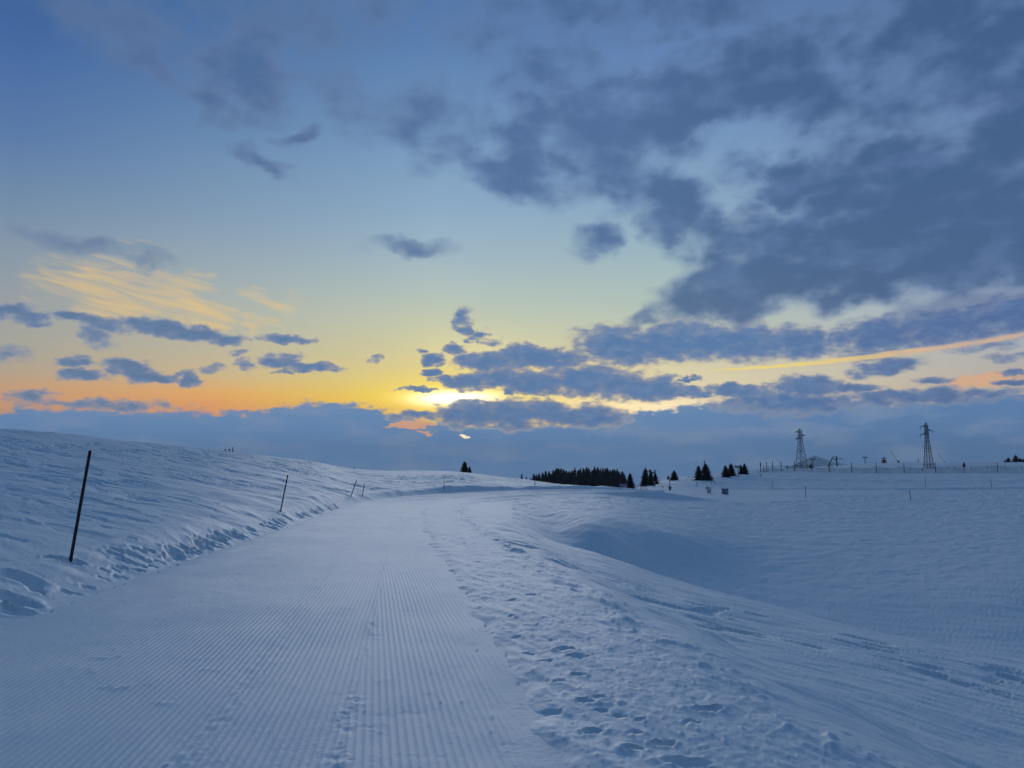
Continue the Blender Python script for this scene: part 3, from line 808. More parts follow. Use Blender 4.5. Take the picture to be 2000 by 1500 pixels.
# orange cabinet by the lift mast
x, Y, z = locate(1279.3, 951.5, 70)
s = metres(1, Y)
o = thing('lift_cabinet', 'orange control cabinet with dark canopy beside the lift mast', 'cabinet', (x, Y, z))
MB().box((0, 0, 1.6 * s), (.35 * s, .3 * s, 1.7 * s)).box((-2.2 * s, 0, 2.5 * s), (1.2 * s, .4 * s, .4 * s)).build('stand', M['steel_dark'], o)
MB().box((-.6 * s, 0, 6.6 * s), (1.1 * s, .9 * s, 3.4 * s)).build('body', M['orange'], o)
MB().box((.6 * s, 0, 11.3 * s), (3.6 * s, 1.4 * s, .5 * s)).box((3.5 * s, 0, 12.3 * s), (.9 * s, .9 * s, .5 * s)).build('canopy', M['steel_dark'], o)
MB().box((-.6 * s, 0, 10.4 * s), (1.3 * s, 1.0 * s, .3 * s)).build('lid', M['white'], o)

# ---------------------------------------------------------------- banners and barrier nets
def panel(px0, px1, ytop, ybase, label, mat, name, cat, near=60, fb=None):
    xa, Ya, za = locate((px0 + px1) / 2, ybase, near, fb)
    s = metres(1, Ya); w = (px1 - px0) * s / 2; h = (ybase - ytop) * s
    o = thing(name, label, cat, (xa, Ya, za))
    for sx in (-1, 1): MB().tube((sx * w, 0, -.1), (sx * w, 0, h * 1.12), .28 * s, None, 6).build('post', M['steel_dark'], o)
    mb = MB(); n = 14
    for k in range(n):
        a, b = -w + 2 * w * k / n, -w + 2 * w * (k + 1) / n
        sag = lambda q: .05 * h * math.sin(math.pi * (q + w) / (2 * w))
        mb.quad((a, .02 * math.sin(k), h * .12 - sag(a) * .3), (b, .02 * math.sin(k + 1), h * .12 - sag(b) * .3), (b, .02 * math.sin(k + 1), h - sag(b)), (a, .02 * math.sin(k), h - sag(a)))
    mb.build('fabric', mat, o)
    return o
panel(1210, 1225.5, 945.5, 954, 'faded pink banner strung low before the right end of the wood', M['pink'], 'banner', 'banner', 70)
panel(1238, 1251, 946.5, 956, 'pale greenish barrier net right of the free-standing spruce', M['net_green'], 'barrier_net', 'net', 66)
panel(1251.5, 1264, 948.5, 956, 'pinkish barrier net in front of the tall full spruce', M['net_pink'], 'barrier_net', 'net', 66)
# heap added in place of the snow slope seen through a gap of the wood
x, Y, z = locate(1178, 956, 60, 270)
s = metres(1, Y); mb = MB()
for i in range(9):
    for j in range(20):
        def P(i, j):
            e = i / 9 * math.pi / 2; a = j / 20 * 2 * math.pi; k = 1 + .10 * math.sin(3 * a + 1) * math.cos(e)
            return (5 * s * k * math.cos(a) * math.cos(e), 4 * s * k * math.sin(a) * math.cos(e), 10.5 * s * math.sin(e) ** .8)
        mb.quad(P(i, j), P(i, j + 1), P(i + 1, j + 1), P(i + 1, j))
tag(mb.build('slope_standin_heap', M['snow'], None, True), 'pale rounded snow heap standing in for the slope seen in the gap at the foot of the wood', 'snow heap').location = (x, Y, z - .3)
for px, y, lab in ((1144, 948, 'leftmost orange lamp stand-in at the foot of the wood'), (1151, 948, 'second orange lamp stand-in from the left at the foot of the wood'),
                   (1169, 945.5, 'orange lamp stand-in just left of the snow heap at the foot of the wood'), (1193, 943, 'orange lamp stand-in right of the snow heap, nearer to it'),
                   (1200.5, 943, 'orange lamp stand-in close to the pink banner before the wood')):
    x, Y, z = locate(px, 954.5, 60, 262)
    tz = up_to(px, y, Y)[2] - z
    o = thing('orange_lamp_standin', lab, 'lamp stand-in', (x, Y, z), 0, 'orange lamp stand-ins before the wood')
    MB().tube((0, 0, -.1), (0, 0, tz), .03, None, 5).build('stake', M['pole_dark'], o)
    MB().box((0, 0, tz), (.11, .05, .16)).build('glint_block', M['orange'], o)  # orange-painted block on an added stake, in place of a lamp's glint

# ---------------------------------------------------------------- wooden direction sign and notice board
x, Y, z = locate(1382, 964.5, 60)
s = metres(1, Y)
o = thing('direction_sign', 'wooden direction sign with a pale arrow board and orange notice between posts', 'sign', (x, Y, z))
MB().tube((0, 0, -.1), (0, 0, 14.4 * s), .62 * s, .55 * s, 8).build('post', M['pole_dark'], o, True)
MB().tube((5.8 * s, 0, -.1), (5.8 * s, 0, 12.4 * s), .68 * s, .6 * s, 8).build('post', M['pole_dark'], o, True)
a = MB(); pts = [(-4.8, 11.0), (-4.0, 9.7), (4.2, 9.7), (4.2, 12.3), (-4.0, 12.3)]
a.v = [(p * s, -.8 * s, q * s) for p, q in pts] + [(p * s, -.66 * s, q * s) for p, q in pts]
a.f = [(0,1,2,3,4), (9,8,7,6,5)] + [(i, 5+i, 5+(i+1)%5, (i+1)%5) for i in range(5)]
a.build('arrow_board', M['board'], o)
MB().box((2.9 * s, -.05 * s, 5.6 * s), (2.0 * s, .12 * s, 3.0 * s)).build('notice_panel', M['white'], o)
MB().box((2.9 * s, -.2 * s, 6.9 * s), (1.5 * s, .03 * s, .9 * s)).box((2.2 * s, -.2 * s, 4.6 * s), (.7 * s, .03 * s, 1.1 * s)).build('orange_print', M['orange'], o)
MB().box((3.2 * s, -.24 * s, 2.6 * s), (2.3 * s, .1 * s, .45 * s)).box((4.0 * s, -.26 * s, 6.6 * s), (.9 * s, .04 * s, .6 * s)).build('dark_rail', M['pole_dark'], o)
x, Y, z = locate(1416.3, 965.3, 60)
s = metres(1, Y)
o = thing('notice_board', 'grey notice board seen from behind between two dark posts', 'board', (x, Y, z), math.radians(4))
for sx in (-5.9, 5.9): MB().tube((sx * s, 0, -.1), (sx * s, 0, 11.9 * s), .62 * s, .58 * s, 8).build('post', M['pole_dark'], o, True)
MB().box((0, 0, 5.1 * s), (5.1 * s, .22 * s, 5.0 * s)).build('panel', M['board'], o)
MB().box((0, .02 * s, 10.35 * s), (5.1 * s, .32 * s, .22 * s)).box((0, -.02 * s, .0), (5.1 * s, .3 * s, .2 * s)).build('rail', M['steel'], o)

# ---------------------------------------------------------------- long net fence on the right crest
posts = [(1486, 929, 909, 2), (1492.5, 927.6, 915, 0), (1498, 928, 909, 1), (1510, 927.4, 908, 1), (1526, 925.4, 906, 1), (1552.5, 925.2, 905.5, 1), (1586, 924.6, 908, 1),
         (1621, 924.2, 907.5, 1), (1664, 924, 904, 1), (1712, 922.8, 901.5, 1), (1766.5, 922.8, 903.5, 1), (1828, 923.6, 902.5, 1), (1949, 923.6, 904.3, 1), (2030, 923.6, 904, 1), (2110, 923.6, 904, 1)]
P = []
for px, yb, yt, k in posts:
    Y = float(np.interp(px, [1486, 1526, 1664, 1766, 2110], [160, 164, 170, 174, 176]))
    x = ratio_x(px, tan_el(yb)) * Y
    z = float(height(x, Y)[0])
    P.append((x, Y, z, metres(yb - yt, Y), k, px))
ox, oy, oz = P[0][:3]
fence = thing('net_fence', 'long green safety net fence on tall dark posts along the right crest', 'fence', (ox, oy, oz))
for i, (x, Y, z, h, k, px) in enumerate(P):
    lean = (random.uniform(-.02, .0) - (.012 if px > 1600 else 0)) * h
    po = MB().tube((x - ox, Y - oy, z - oz - .1), (x - ox + lean, Y - oy, z - oz + h), .085, .07, 7).build('post', M['steel_dark'], fence, True)
    if k == 2: po['label'] = 'end post with a small red tag'
MB().box((P[0][0] - ox, P[0][1] - oy - .12, P[0][2] - oz + P[0][3] * .72), (.12, .03, .35)).build('red_tag', M['red'], fence)
net = MB(); rope = MB(); foot = MB()
for (a, b) in zip(P[:-1], P[1:]):
    n = 12
    for q in range(n):
        def pt(t, up):
            x = a[0] + (b[0] - a[0]) * t; Y = a[1] + (b[1] - a[1]) * t
            z = float(height(x, Y)[0]); hh = min(a[3], b[3]) * (.62 - .16 * math.sin(math.pi * t))
            return (x - ox, Y - oy, z - oz + (hh if up else .03))
        A, B = q / n, (q + 1) / n
        net.quad(pt(A, 0), pt(B, 0), pt(B, 1), pt(A, 1))
        rope.tube(pt(A, 1), pt(B, 1), .03, None, 4)
        foot.tube(pt(A, 0), pt(B, 0), .05, None, 4)
net.build('net', M['net_green'], fence); rope.build('edge_rope', M['net_green'], fence); foot.build('foot_rope', M['net_green'], fence)
# low rope fence further up
lp = []
for px in (1851, 1865, 1897.5, 1929.5, 1963.5, 1996.5, 2030):
    Y = 198; x = ratio_x(px, -.01) * Y; lp.append((x, Y, float(height(x, Y)[0])))
ox, oy, oz = lp[0]
lowf = thing('rope_fence', 'low faint rope fence with short posts behind the tall net fence', 'fence', (ox, oy, oz))
mb = MB()
for i, (x, Y, z) in enumerate(lp):
    MB().tube((x - ox, 0, z - oz - .1), (x - ox, 0, z - oz + .75), .06, None, 6).build('post', M['steel'], lowf)
    if i: 
        p = lp[i - 1]; mb.tube((p[0] - ox, 0, p[2] - oz + .6), (x - ox, 0, z - oz + .6), .025, None, 4)
mb.build('rope', M['steel'], lowf)
# cluster of short posts behind the left end of the fence
for px, yt, yb, lab in ((1501, 917, 927, 'short green pole left of the second tall fence post, leftmost of the stub row'), (1516.5, 918, 926, 'short green pole of the stub row behind the fence, second from the left'),
                        (1520.5, 918.5, 926, 'short green pole of the stub row behind the fence, third from the left'), (1530, 920, 925, 'shortest green pole right end of the stub row behind the fence')):
    pole(px, yb, px, yt, .06, M['net_green'] if False else M['steel'], lab, 'stub poles behind the fence', 100, 172)

# warning sign on its pole in the fence line
x, Y, z = locate(1883.5, 923.6, 60, 173)
s = metres(1, Y)
o = thing('piste_sign', 'lozenge-shaped warning sign plate on a single pole in the fence line', 'sign', (x, Y, z))
MB().tube((0, 0, -.1), (0, 0, 12 * s), .5 * s, .42 * s, 8).build('post', M['steel_dark'], o, True)
pts = [(-1.3, 11.0), (1.3, 11.0), (3.0, 13.0), (3.0, 15.6), (1.7, 18.4), (.7, 21.6), (-.7, 21.6), (-1.7, 18.4), (-3.0, 15.6), (-3.0, 13.0)]
def plate(pts, y0, y1, sc=1.0):
    m = MB(); n = len(pts); cy = 15.6
    m.v = [(p * s * sc, y0 * s, (cy + (q - cy) * sc) * s) for p, q in pts] + [(p * s * sc, y1 * s, (cy + (q - cy) * sc) * s) for p, q in pts]
    m.f = [tuple(range(n)), tuple(reversed(range(n, 2 * n)))] + [(i, n + i, n + (i + 1) % n, (i + 1) % n) for i in range(n)]
    return m
plate(pts, -.75, -.52).build('plate', M['pole_red'], o)
mb = MB()
for px_, pz in ((-1.3, 14), (1.2, 13.6), (0, 16.2), (-1.5, 16.4), (1.5, 16.3), (.3, 18.6), (0, 13.0)):
    mb.box((px_ * s, -.8 * s, pz * s), (.42 * s, .03 * s, .42 * s))
mb.build('pale_marks', M['pink'], o)

# small far hut and mast behind the trees
x, Y, z = locate(1404, 930, 60, 300)
s = metres(1, Y)
o = thing('far_hut', 'faint low hut with a snowy roof left of the second pair of spruces', 'hut', (x, Y, up_to(1404, 929, Y)[2] - .5))
MB().box((0, 0, 2.0 * s), (4.2 * s, 3 * s, 2.6 * s)).build('wall', M['brown'], o)
mb = MB(); w_, d_, e_, r_ = 5 * s, 3.4 * s, 4.7 * s, 7.6 * s
mb.v = [(-w_, -d_, e_), (w_, -d_, e_), (w_, d_, e_), (-w_, d_, e_), (-w_, 0, r_), (w_, 0, r_)]
mb.f = [(0,1,5,4), (2,3,4,5), (0,4,3), (1,2,5), (3,2,1,0)]
mb.build('roof', M['snow'], o)
MB().box((2.2 * s, -3.02 * s, 2.6 * s), (.8 * s, .02 * s, .8 * s)).build('window', M['steel_dark'], o)
x, Y, z = locate(1377, 935, 60, 232)
o = thing('radio_mast', 'thin grey mast rising behind the taller spruce of the large pair', 'mast', (x, Y, z))
h = up_to(1377, 898.5, Y)[2] - z
MB().tube((0, 0, -.1), (0, 0, h), .17, .13, 7).build('mast_tube', M['steel'], o, True)
MB().tube((-.8, 0, h * .86), (.05, 0, h * .93), .06, None, 5).tube((-.8, 0, h * .86), (-.8, 0, h * .7), .05, None, 5).build('bracket', M['steel'], o)

# ---------------------------------------------------------------- far mountain
def mountain():
    Yb = 2600.0
    rx = np.linspace(-330, 330, 130); ry = np.linspace(-260, 420, 110)
    X, Yg = np.meshgrid(rx, ry, indexing='xy')
    pk = up_to(1590, 888.2, Yb)
    prof = np.interp(X, [-330, -150, -92, -62, -30, -14, 0, 12, 40, 70, 110, 160, 330], [-70, -32, -12, 2, 18, 26, 31, 26, 13, 6, -2, -16, -70])
    ridge = prof - np.abs(Yg) * .42
    n = fbm(X * .02, Yg * .02, 5, 130) * 9 - np.abs(fbm(X * .035, Yg * .03, 4, 140)) * 8
    Z = ridge + n * np.clip((np.abs(Yg) + 14) / 60, .12, 1)
    o = grid_mesh('mountain', X + pk[0], Yg + Yb, Z + pk[2] - 31, M['mountain'])
    tag(o, kind='structure')
m, n, l, b = mat_new('snowy_rock')
ge = n.new('ShaderNodeNewGeometry'); sp = n.new('ShaderNodeSeparateXYZ'); l.new(ge.outputs['Normal'], sp.inputs[0])
tc = n.new('ShaderNodeTexCoord'); nz = n.new('ShaderNodeTexNoise'); nz.inputs['Scale'].default_value = .03; nz.inputs['Detail'].default_value = 8
l.new(tc.outputs['Object'], nz.inputs['Vector'])
ad = n.new('ShaderNodeMath'); ad.operation = 'MULTIPLY_ADD'; ad.inputs[1].default_value = .55; l.new(nz.outputs['Fac'], ad.inputs[0]); l.new(sp.outputs['Z'], ad.inputs[2])
rp = n.new('ShaderNodeValToRGB'); rp.color_ramp.elements[0].position = .98; rp.color_ramp.elements[1].position = 1.16
rp.color_ramp.elements[0].color = (.13, .14, .16, 1); rp.color_ramp.elements[1].color = (.75, .78, .82, 1)
l.new(ad.outputs[0], rp.inputs['Fac']); l.new(rp.outputs['Color'], b.inputs['Base Color']); b.inputs['Roughness'].default_value = .9
M['mountain'] = m
mountain()

# ---------------------------------------------------------------- cold air
HAZE = 1 / 5000.0
if HAZE:
    hm = bpy.data.materials.new('cold_air'); hm.use_nodes = True; hn = hm.node_tree.nodes
    for x_ in list(hn): hn.remove(x_)
    pv = hn.new('ShaderNodeVolumePrincipled'); pv.inputs['Color'].default_value = (.72, .87, 1.0, 1); pv.inputs['Density'].default_value = HAZE
    ho = hn.new('ShaderNodeOutputMaterial'); hm.node_tree.links.new(pv.outputs[0], ho.inputs['Volume'])
    tag(MB().box((0, 1520, -93), (3900, 1780, 173)).build('haze', hm), kind='stuff')

# ---------------------------------------------------------------- sky
world = bpy.data.worlds.new('sky'); SC.world = world; world.use_nodes = True
NT = world.node_tree; N = NT.nodes; LK = NT.links
for x_ in list(N): N.remove(x_)
def _set(sock, v):
    if isinstance(v, bpy.types.NodeSocket): LK.new(v, sock)
    elif v is not None: sock.default_value = v
def mth(op, a, b=None, c=None, clamp=False):
    nd = N.new('ShaderNodeMath'); nd.operation = op; nd.use_clamp = clamp
    _set(nd.inputs[0], a); _set(nd.inputs[1], b); _set(nd.inputs[2], c)
    return nd.outputs[0]
def vec(x, y, z=0.0):
    nd = N.new('ShaderNodeCombineXYZ'); _set(nd.inputs[0], x); _set(nd.inputs[1], y); _set(nd.inputs[2], z); return nd.outputs[0]
def vmath(op, a, b=None):
    nd = N.new('ShaderNodeVectorMath'); nd.operation = op; _set(nd.inputs[0], a)
    if b is not None: _set(nd.inputs[1], b)
    return nd.outputs['Value'] if op in ('LENGTH', 'DOT_PRODUCT') else nd.outputs['Vector']
def vscale(a, s):
    nd = N.new('ShaderNodeVectorMath'); nd.operation = 'SCALE'; _set(nd.inputs[0], a); _set(nd.inputs['Scale'], s); return nd.outputs['Vector']
def maprange(v, a, b, c=0.0, d=1.0, smooth=True):
    nd = N.new('ShaderNodeMapRange'); nd.interpolation_type = 'SMOOTHSTEP' if smooth else 'LINEAR'
    _set(nd.inputs['Value'], v); nd.inputs['From Min'].default_value = a; nd.inputs['From Max'].default_value = b
    nd.inputs['To Min'].default_value = c; nd.inputs['To Max'].default_value = d
    return nd.outputs['Result']
def mix(f, a, b):
    nd = N.new('ShaderNodeMix'); nd.data_type = 'RGBA'; nd.clamp_factor = True
    _set(nd.inputs[0], f); _set(nd.inputs[6], a); _set(nd.inputs[7], b); return nd.outputs[2]
def addc(f, a, b):
    nd = N.new('ShaderNodeMix'); nd.data_type = 'RGBA'; nd.blend_type = 'ADD'; nd.clamp_factor = False
    _set(nd.inputs[0], f); _set(nd.inputs[6], a); _set(nd.inputs[7], b); return nd.outputs[2]
def noise(v, scale, detail=5, rough=.55, dist=0.0, col=False):
    nd = N.new('ShaderNodeTexNoise'); nd.noise_dimensions = '2D'
    _set(nd.inputs['Vector'], v); nd.inputs['Scale'].default_value = scale; nd.inputs['Detail'].default_value = detail
    nd.inputs['Roughness'].default_value = rough; nd.inputs['Distortion'].default_value = dist
    return nd.outputs['Color' if col else 'Fac']
def ramp(v, pts):
    nd = N.new('ShaderNodeValToRGB'); cr = nd.color_ramp
    while len(cr.elements) < len(pts): cr.elements.new(.5)
    for e, (p, c) in zip(cr.elements, sorted(pts)): e.position = p; e.color = c
    _set(nd.inputs[0], v); return nd.outputs[0]

tc = N.new('ShaderNodeTexCoord'); sp = N.new('ShaderNodeSeparateXYZ'); LK.new(tc.outputs['Generated'], sp.inputs[0])
dx, dy, dz = sp.outputs
AZ = mth('MULTIPLY', mth('ARCTAN2', dx, dy), 180 / math.pi)
EL = mth('MULTIPLY', mth('ARCSINE', dz), 180 / math.pi)
UV = vec(AZ, EL)

# clear-sky gradient: colour against elevation, at several bearings
def grad(px, rows):
    pts = []
    for y, c in rows:
        e = az_el(px, y)[1] if y > -900 else {-1000: 48., -2000: 75.}[y]
        m = .3 * c[0] + .59 * c[1] + .11 * c[2]
        pts.append(((e + 10) / 100.0, lin(*[v * .86 + m * .14 for v in c])))
    return ramp(EL_N, pts)
EL_N = mth('MULTIPLY_ADD', EL, .01, .1, True)
ZEN = [(-1000, (66, 106, 151)), (-2000, (62, 103, 148))]
g0 = grad(0, [(900,(150,140,140)),(800,(212,152,108)),(770,(220,160,106)),(720,(186,168,142)),(650,(168,168,158)),(580,(155,162,166)),(500,(138,156,172)),(400,(114,144,176)),(250,(86,124,178)),(100,(68,110,174)),(0,(58,102,166))] + ZEN)
g1 = grad(400, [(900,(170,140,125)),(800,(240,156,88)),(770,(246,172,84)),(730,(212,186,136)),(680,(194,185,156)),(600,(174,182,174)),(500,(148,170,185)),(400,(124,156,188)),(250,(98,138,184)),(100,(78,120,178)),(0,(68,112,170))] + ZEN)
g2 = grad(850, [(900,(190,160,110)),(800,(250,205,60)),(775,(252,222,50)),(740,(243,217,104)),(700,(228,213,142)),(640,(206,208,168)),(580,(183,199,187)),(500,(160,187,200)),(400,(138,173,205)),(250,(112,154,198)),(100,(88,132,188)),(0,(76,120,180))] + ZEN)
g3 = grad(1300, [(900,(200,180,140)),(800,(250,226,170)),(760,(242,224,172)),(720,(230,216,168)),(660,(206,208,176)),(600,(182,200,186)),(500,(156,186,196)),(400,(138,172,202)),(250,(114,154,200)),(100,(94,134,192)),(0,(82,122,182))] + ZEN)
g4 = grad(2000, [(900,(170,150,150)),(800,(180,165,155)),(740,(190,176,165)),(680,(178,180,182)),(600,(160,176,196)),(500,(146,170,200)),(400,(128,158,198)),(250,(110,144,192)),(100,(94,130,184)),(0,(82,116,170))] + ZEN)
def azr(p0, p1): return maprange(AZ, az_el(p0, 750)[0], az_el(p1, 750)[0], smooth=False)
base = mix(azr(0, 400), g0, g1); base = mix(azr(400, 850), base, g2); base = mix(azr(850, 1300), base, g3); base = mix(azr(1300, 2000), base, g4)
# physical sky adds its own twilight glow
nish = N.new('ShaderNodeTexSky'); nish.sky_type = 'NISHITA'; nish.sun_disc = False
SUN_AZ, SUN_EL = az_el(890, 782)
nish.sun_elevation = math.radians(SUN_EL); nish.sun_rotation = math.radians(SUN_AZ)
nish.altitude = 1800; nish.air_density = 1.0; nish.dust_density = .6
base = addc(.0008, base, nish.outputs[0])

# shared turbulence
nA = noise(vmath('MULTIPLY', UV, (.55, .85, 1)), .38, 5, .52, 0, True)
warpA = vscale(vmath('SUBTRACT', nA, (.5, .5, .5)), 4.5)
nB = noise(vmath('MULTIPLY', UV, (.8, 1.5, 1)), .75, 5, .58, 0, True)
warpB = vscale(vmath('MULTIPLY', vmath('SUBTRACT', nB, (.5, .5, .5)), (1.6, .8, 0)), 1.35)
UA = vmath('ADD', UV, warpA); UB = vmath('ADD', UV, warpB)

def blobs(coord, items, k=.0):
    """soft union of ellipses: w at a centre, 0 on its rim, negative outside"""
    sx_ = N.new('ShaderNodeSeparateXYZ'); LK.new(coord, sx_.inputs[0]); xy = sx_.outputs
    acc = None; v = vec(xy[0], xy[1], 1.0)
    for ni, it in enumerate(items):
        if ni and ni % 4 == 0:           # carry the running value along so the shader is evaluated in order
            v = vec(xy[0], xy[1], mth('MULTIPLY_ADD', acc, 1e-7, 1.0))
        cx, cy, rx, ry = it[:4]; rot = it[4] if len(it) > 4 else 0; w = it[5] if len(it) > 5 else 1.0
        a0, e0 = az_el(cx, cy)
        a1, _ = az_el(cx + 10, cy); _, e1 = az_el(cx, cy - 10)
        rx *= (a1 - a0) / 10; ry *= (e1 - e0) / 10
        shear = (az_el(cx + 10, cy)[1] - e0) / (a1 - a0)
        ang = math.atan(shear) - math.radians(rot); c, s = math.cos(ang), math.sin(ang)
        p = vmath('DOT_PRODUCT', v, (c / rx, s / rx, -(c * a0 + s * e0) / rx))
        q = vmath('DOT_PRODUCT', v, (-s / ry, c / ry, (s * a0 - c * e0) / ry))
        r2 = mth('MULTIPLY_ADD', p, p, mth('MULTIPLY', q, q))
        f = mth('MULTIPLY_ADD', r2, -w, w)
        acc = f if acc is None else mth('SMOOTH_MAX', acc, f, k) if k else mth('MAXIMUM', acc, f)
    return mth('MAXIMUM', acc, -12.0)

UPPER = [(475,130,110,95,0,.80),(300,125,90,36,35,.55),(240,60,150,60,20,.32),(410,205,70,26,30,.5),(575,253,44,20,-20,.5),(505,305,56,20,30,.48),(590,60,70,60,10,.2),(660,160,45,50,0,.22),(690,215,60,36,0,.25),
 (840,235,130,80,0,.4),(950,60,110,85,0,.4),(1100,0,190,60,0,.62),(650,20,160,50,0,.22),(1330,10,280,75,4,.62),
 (1090,140,120,80,0,.5),(1165,235,140,120,-8,.72),(1310,210,210,105,-14,.95),(1480,155,190,105,-12,1.05),(1580,180,100,90,0,.8),(1215,330,100,95,0,.7),
 (1035,250,64,100,8,.85),(1000,338,120,56,12,.85),(1310,408,110,76,25,.85),(1390,455,90,46,25,.6),(1165,468,48,38,0,.62),(805,487,95,24,0,.42),
 (1560,345,160,52,0,.85),(1720,215,160,90,-20,.5),(1900,60,330,150,0,.85),(1990,240,140,260,0,.75),(1740,130,130,70,-20,.45),
 (1810,415,340,150,-10,1.05),(1560,465,210,85,-10,.85),(1480,545,190,78,-14,1.0),(1650,545,210,66,-5,.85),(1890,470,300,115,-8,1.0),(1380,592,120,36,-14,.62),(1270,625,66,16,-10,.5),
 (205,484,95,16,8,.15),(1760,470,230,92,-8,1.0),(2050,400,190,190,0,1.05),(1880,330,170,80,-15,.75),(1750,330,220,90,-8,.8),(1900,600,160,50,-6,.5),(1950,150,160,120,0,.7),(1640,60,180,50,0,.5)]
LOWER = [(15,607,55,16),(62,620,42,17,10),(140,616,42,11,5),(196,631,56,15,12,.9),(185,655,42,20,30,.6),(285,636,60,19,6),(330,642,55,18,8),(385,654,80,18,7),(440,661,58,12,4,.8),(560,662,58,10,4,.9),
 (150,707,40,12,5,.8),(161,733,52,13),(262,724,66,22,15),(305,739,56,12,5),(371,741,32,18,15),(418,718,26,10,-10,.6),(458,688,16,9,0,.5),(546,703,46,18,0,.75),(609,718,72,12),(556,727,24,5,0,.7),(480,712,16,14,30,.5),
 (60,775,48,15,0,.6),(205,790,150,10,2,.5),(20,690,40,14,0,.35),
 (904,620,20,22,20,.8),(913,650,24,9,15,.8),(941,653,17,11,-20,.7),(926,664,13,9,0,.6),(888,682,28,12,5,.85),(848,703,28,15,-15),(839,725,20,7),(826,687,12,7,0,.6),(965,668,22,8,0,.5),
 (953,707,70,22),(929,708,50,16),(1016,691,38,26,-10),(1060,700,90,24),(1214,676,105,42,4),(1307,672,110,38),(1375,668,90,38),(1455,670,105,38),(1560,670,75,36,5),(1330,645,60,22,0,.7),
 (1720,655,110,42,-8),(1850,635,140,50,-8),(1990,612,130,52,-6),(1640,660,40,24,0,.8),
 (873,744,32,12,15),(913,747,50,19),(972,738,58,23),(1043,748,100,26,4),(1152,744,125,36,4),(1245,759,95,27,5),(1292,757,44,29),(1347,741,28,6),
 (920,808,76,31),(997,808,90,32),(1060,797,60,18),(1152,812,78,26),(1090,812,60,20),
 (814,760,38,7),(997,763,22,10,20,.8),(812,811,60,10,0,.8),(1350,766,52,12),(1440,763,80,14),(1576,754,80,24),(1672,757,60,10),(1732,717,76,19,-10,.9),(1832,744,42,8,0,.7),(1700,690,60,16,-5,.5),
 (1940,676,46,11,-8,.5),(1972,698,46,8,0,.5),(1984,746,46,8),(1984,728,40,7,0,.7),(1540,785,160,26,0,.9),(1800,775,200,18,-2,.9),(735,700,20,6,-30,.35)]

# high thin cirrus lit from below, left of the sun
mpc = N.new('ShaderNodeMapping'); mpc.vector_type = 'TEXTURE'; LK.new(UV, mpc.inputs['Vector'])
mpc.inputs['Rotation'].default_value = (0, 0, math.radians(-10)); mpc.inputs['Scale'].default_value = (3.2, .42, 1)
streak = noise(mpc.outputs[0], .75, 5, .55, .6)
cir_m = blobs(UA, [(255,570,230,70,10,1.0),(120,545,120,50,10,.6),(370,600,110,45,14,1.1),(545,590,75,32,0,.75),(500,625,60,10,12,.7),(270,480,70,14,25,.3)])
cir = maprange(mth('MULTIPLY_ADD', mth('SUBTRACT', streak, .5), 1.5, mth('MULTIPLY', cir_m, .6)), -.1, 1.0)
cir = mth('MULTIPLY', cir, maprange(cir_m, 0, .35))
sky = mix(mth('MULTIPLY', cir, .7), base, lin(236, 200, 132))

# sun glow behind the cloud
def gauss(px, y, rx, ry, coord=None):
    g = blobs(coord or UV, [(px, y, rx, ry)])
    return mth('EXPONENT', mth('MULTIPLY', mth('SUBTRACT', 1.0, g), -1.0))
sky = addc(mth('MULTIPLY', gauss(870, 778, 150, 40), .30), sky, (.75, .48, .01, 1))
sky = addc(mth('MULTIPLY', gauss(890, 779, 68, 13), 2.2), sky, (1.0, .95, .80, 1))
sky = addc(mth('MULTIPLY', gauss(1230, 795, 190, 22), .28), sky, (1.0, .78, .5, 1))
sky = addc(mth('MULTIPLY', gauss(930, 690, 100, 40), .10), sky, (1.0, .72, .25, 1))

# soft upper deck
dA = noise(vmath('MULTIPLY', UV, (.75, 1.15, 1)), .42, 7, .50)
fA = mth('MULTIPLY_ADD', mth('SUBTRACT', dA, .5), 1.25, blobs(UA, UPPER, .35))
denA = maprange(fA, -.42, .70)
edgeA = mix(maprange(AZ, -20, 0), lin(98, 120, 156), lin(98, 126, 168))
coreA = mix(maprange(AZ, 2, 30), lin(78, 108, 152), lin(64, 94, 136))
texA = noise(vmath('MULTIPLY', UV, (.55, 1.0, 1)), .45, 5, .55)
colA = mix(maprange(fA, .0, .85), edgeA, coreA)
colA = mix(mth('MULTIPLY', maprange(texA, .45, .75), .35), colA, lin(104, 132, 178))
sky = mix(mth('MULTIPLY', denA, .92), sky, colA)

# contrail catching the sun
dB = noise(vmath('MULTIPLY', UV, (.9, 1.9, 1)), 1.0, 7, .54)
pw = maprange(mth('MULTIPLY_ADD', mth('SUBTRACT', streak, .5), 1.4, blobs(UB, [(1925,742,100,20,-9,1),(1990,738,60,18,0,.8)])), .1, .8)
sky = mix(mth('MULTIPLY', pw, .8), sky, lin(228, 176, 132))

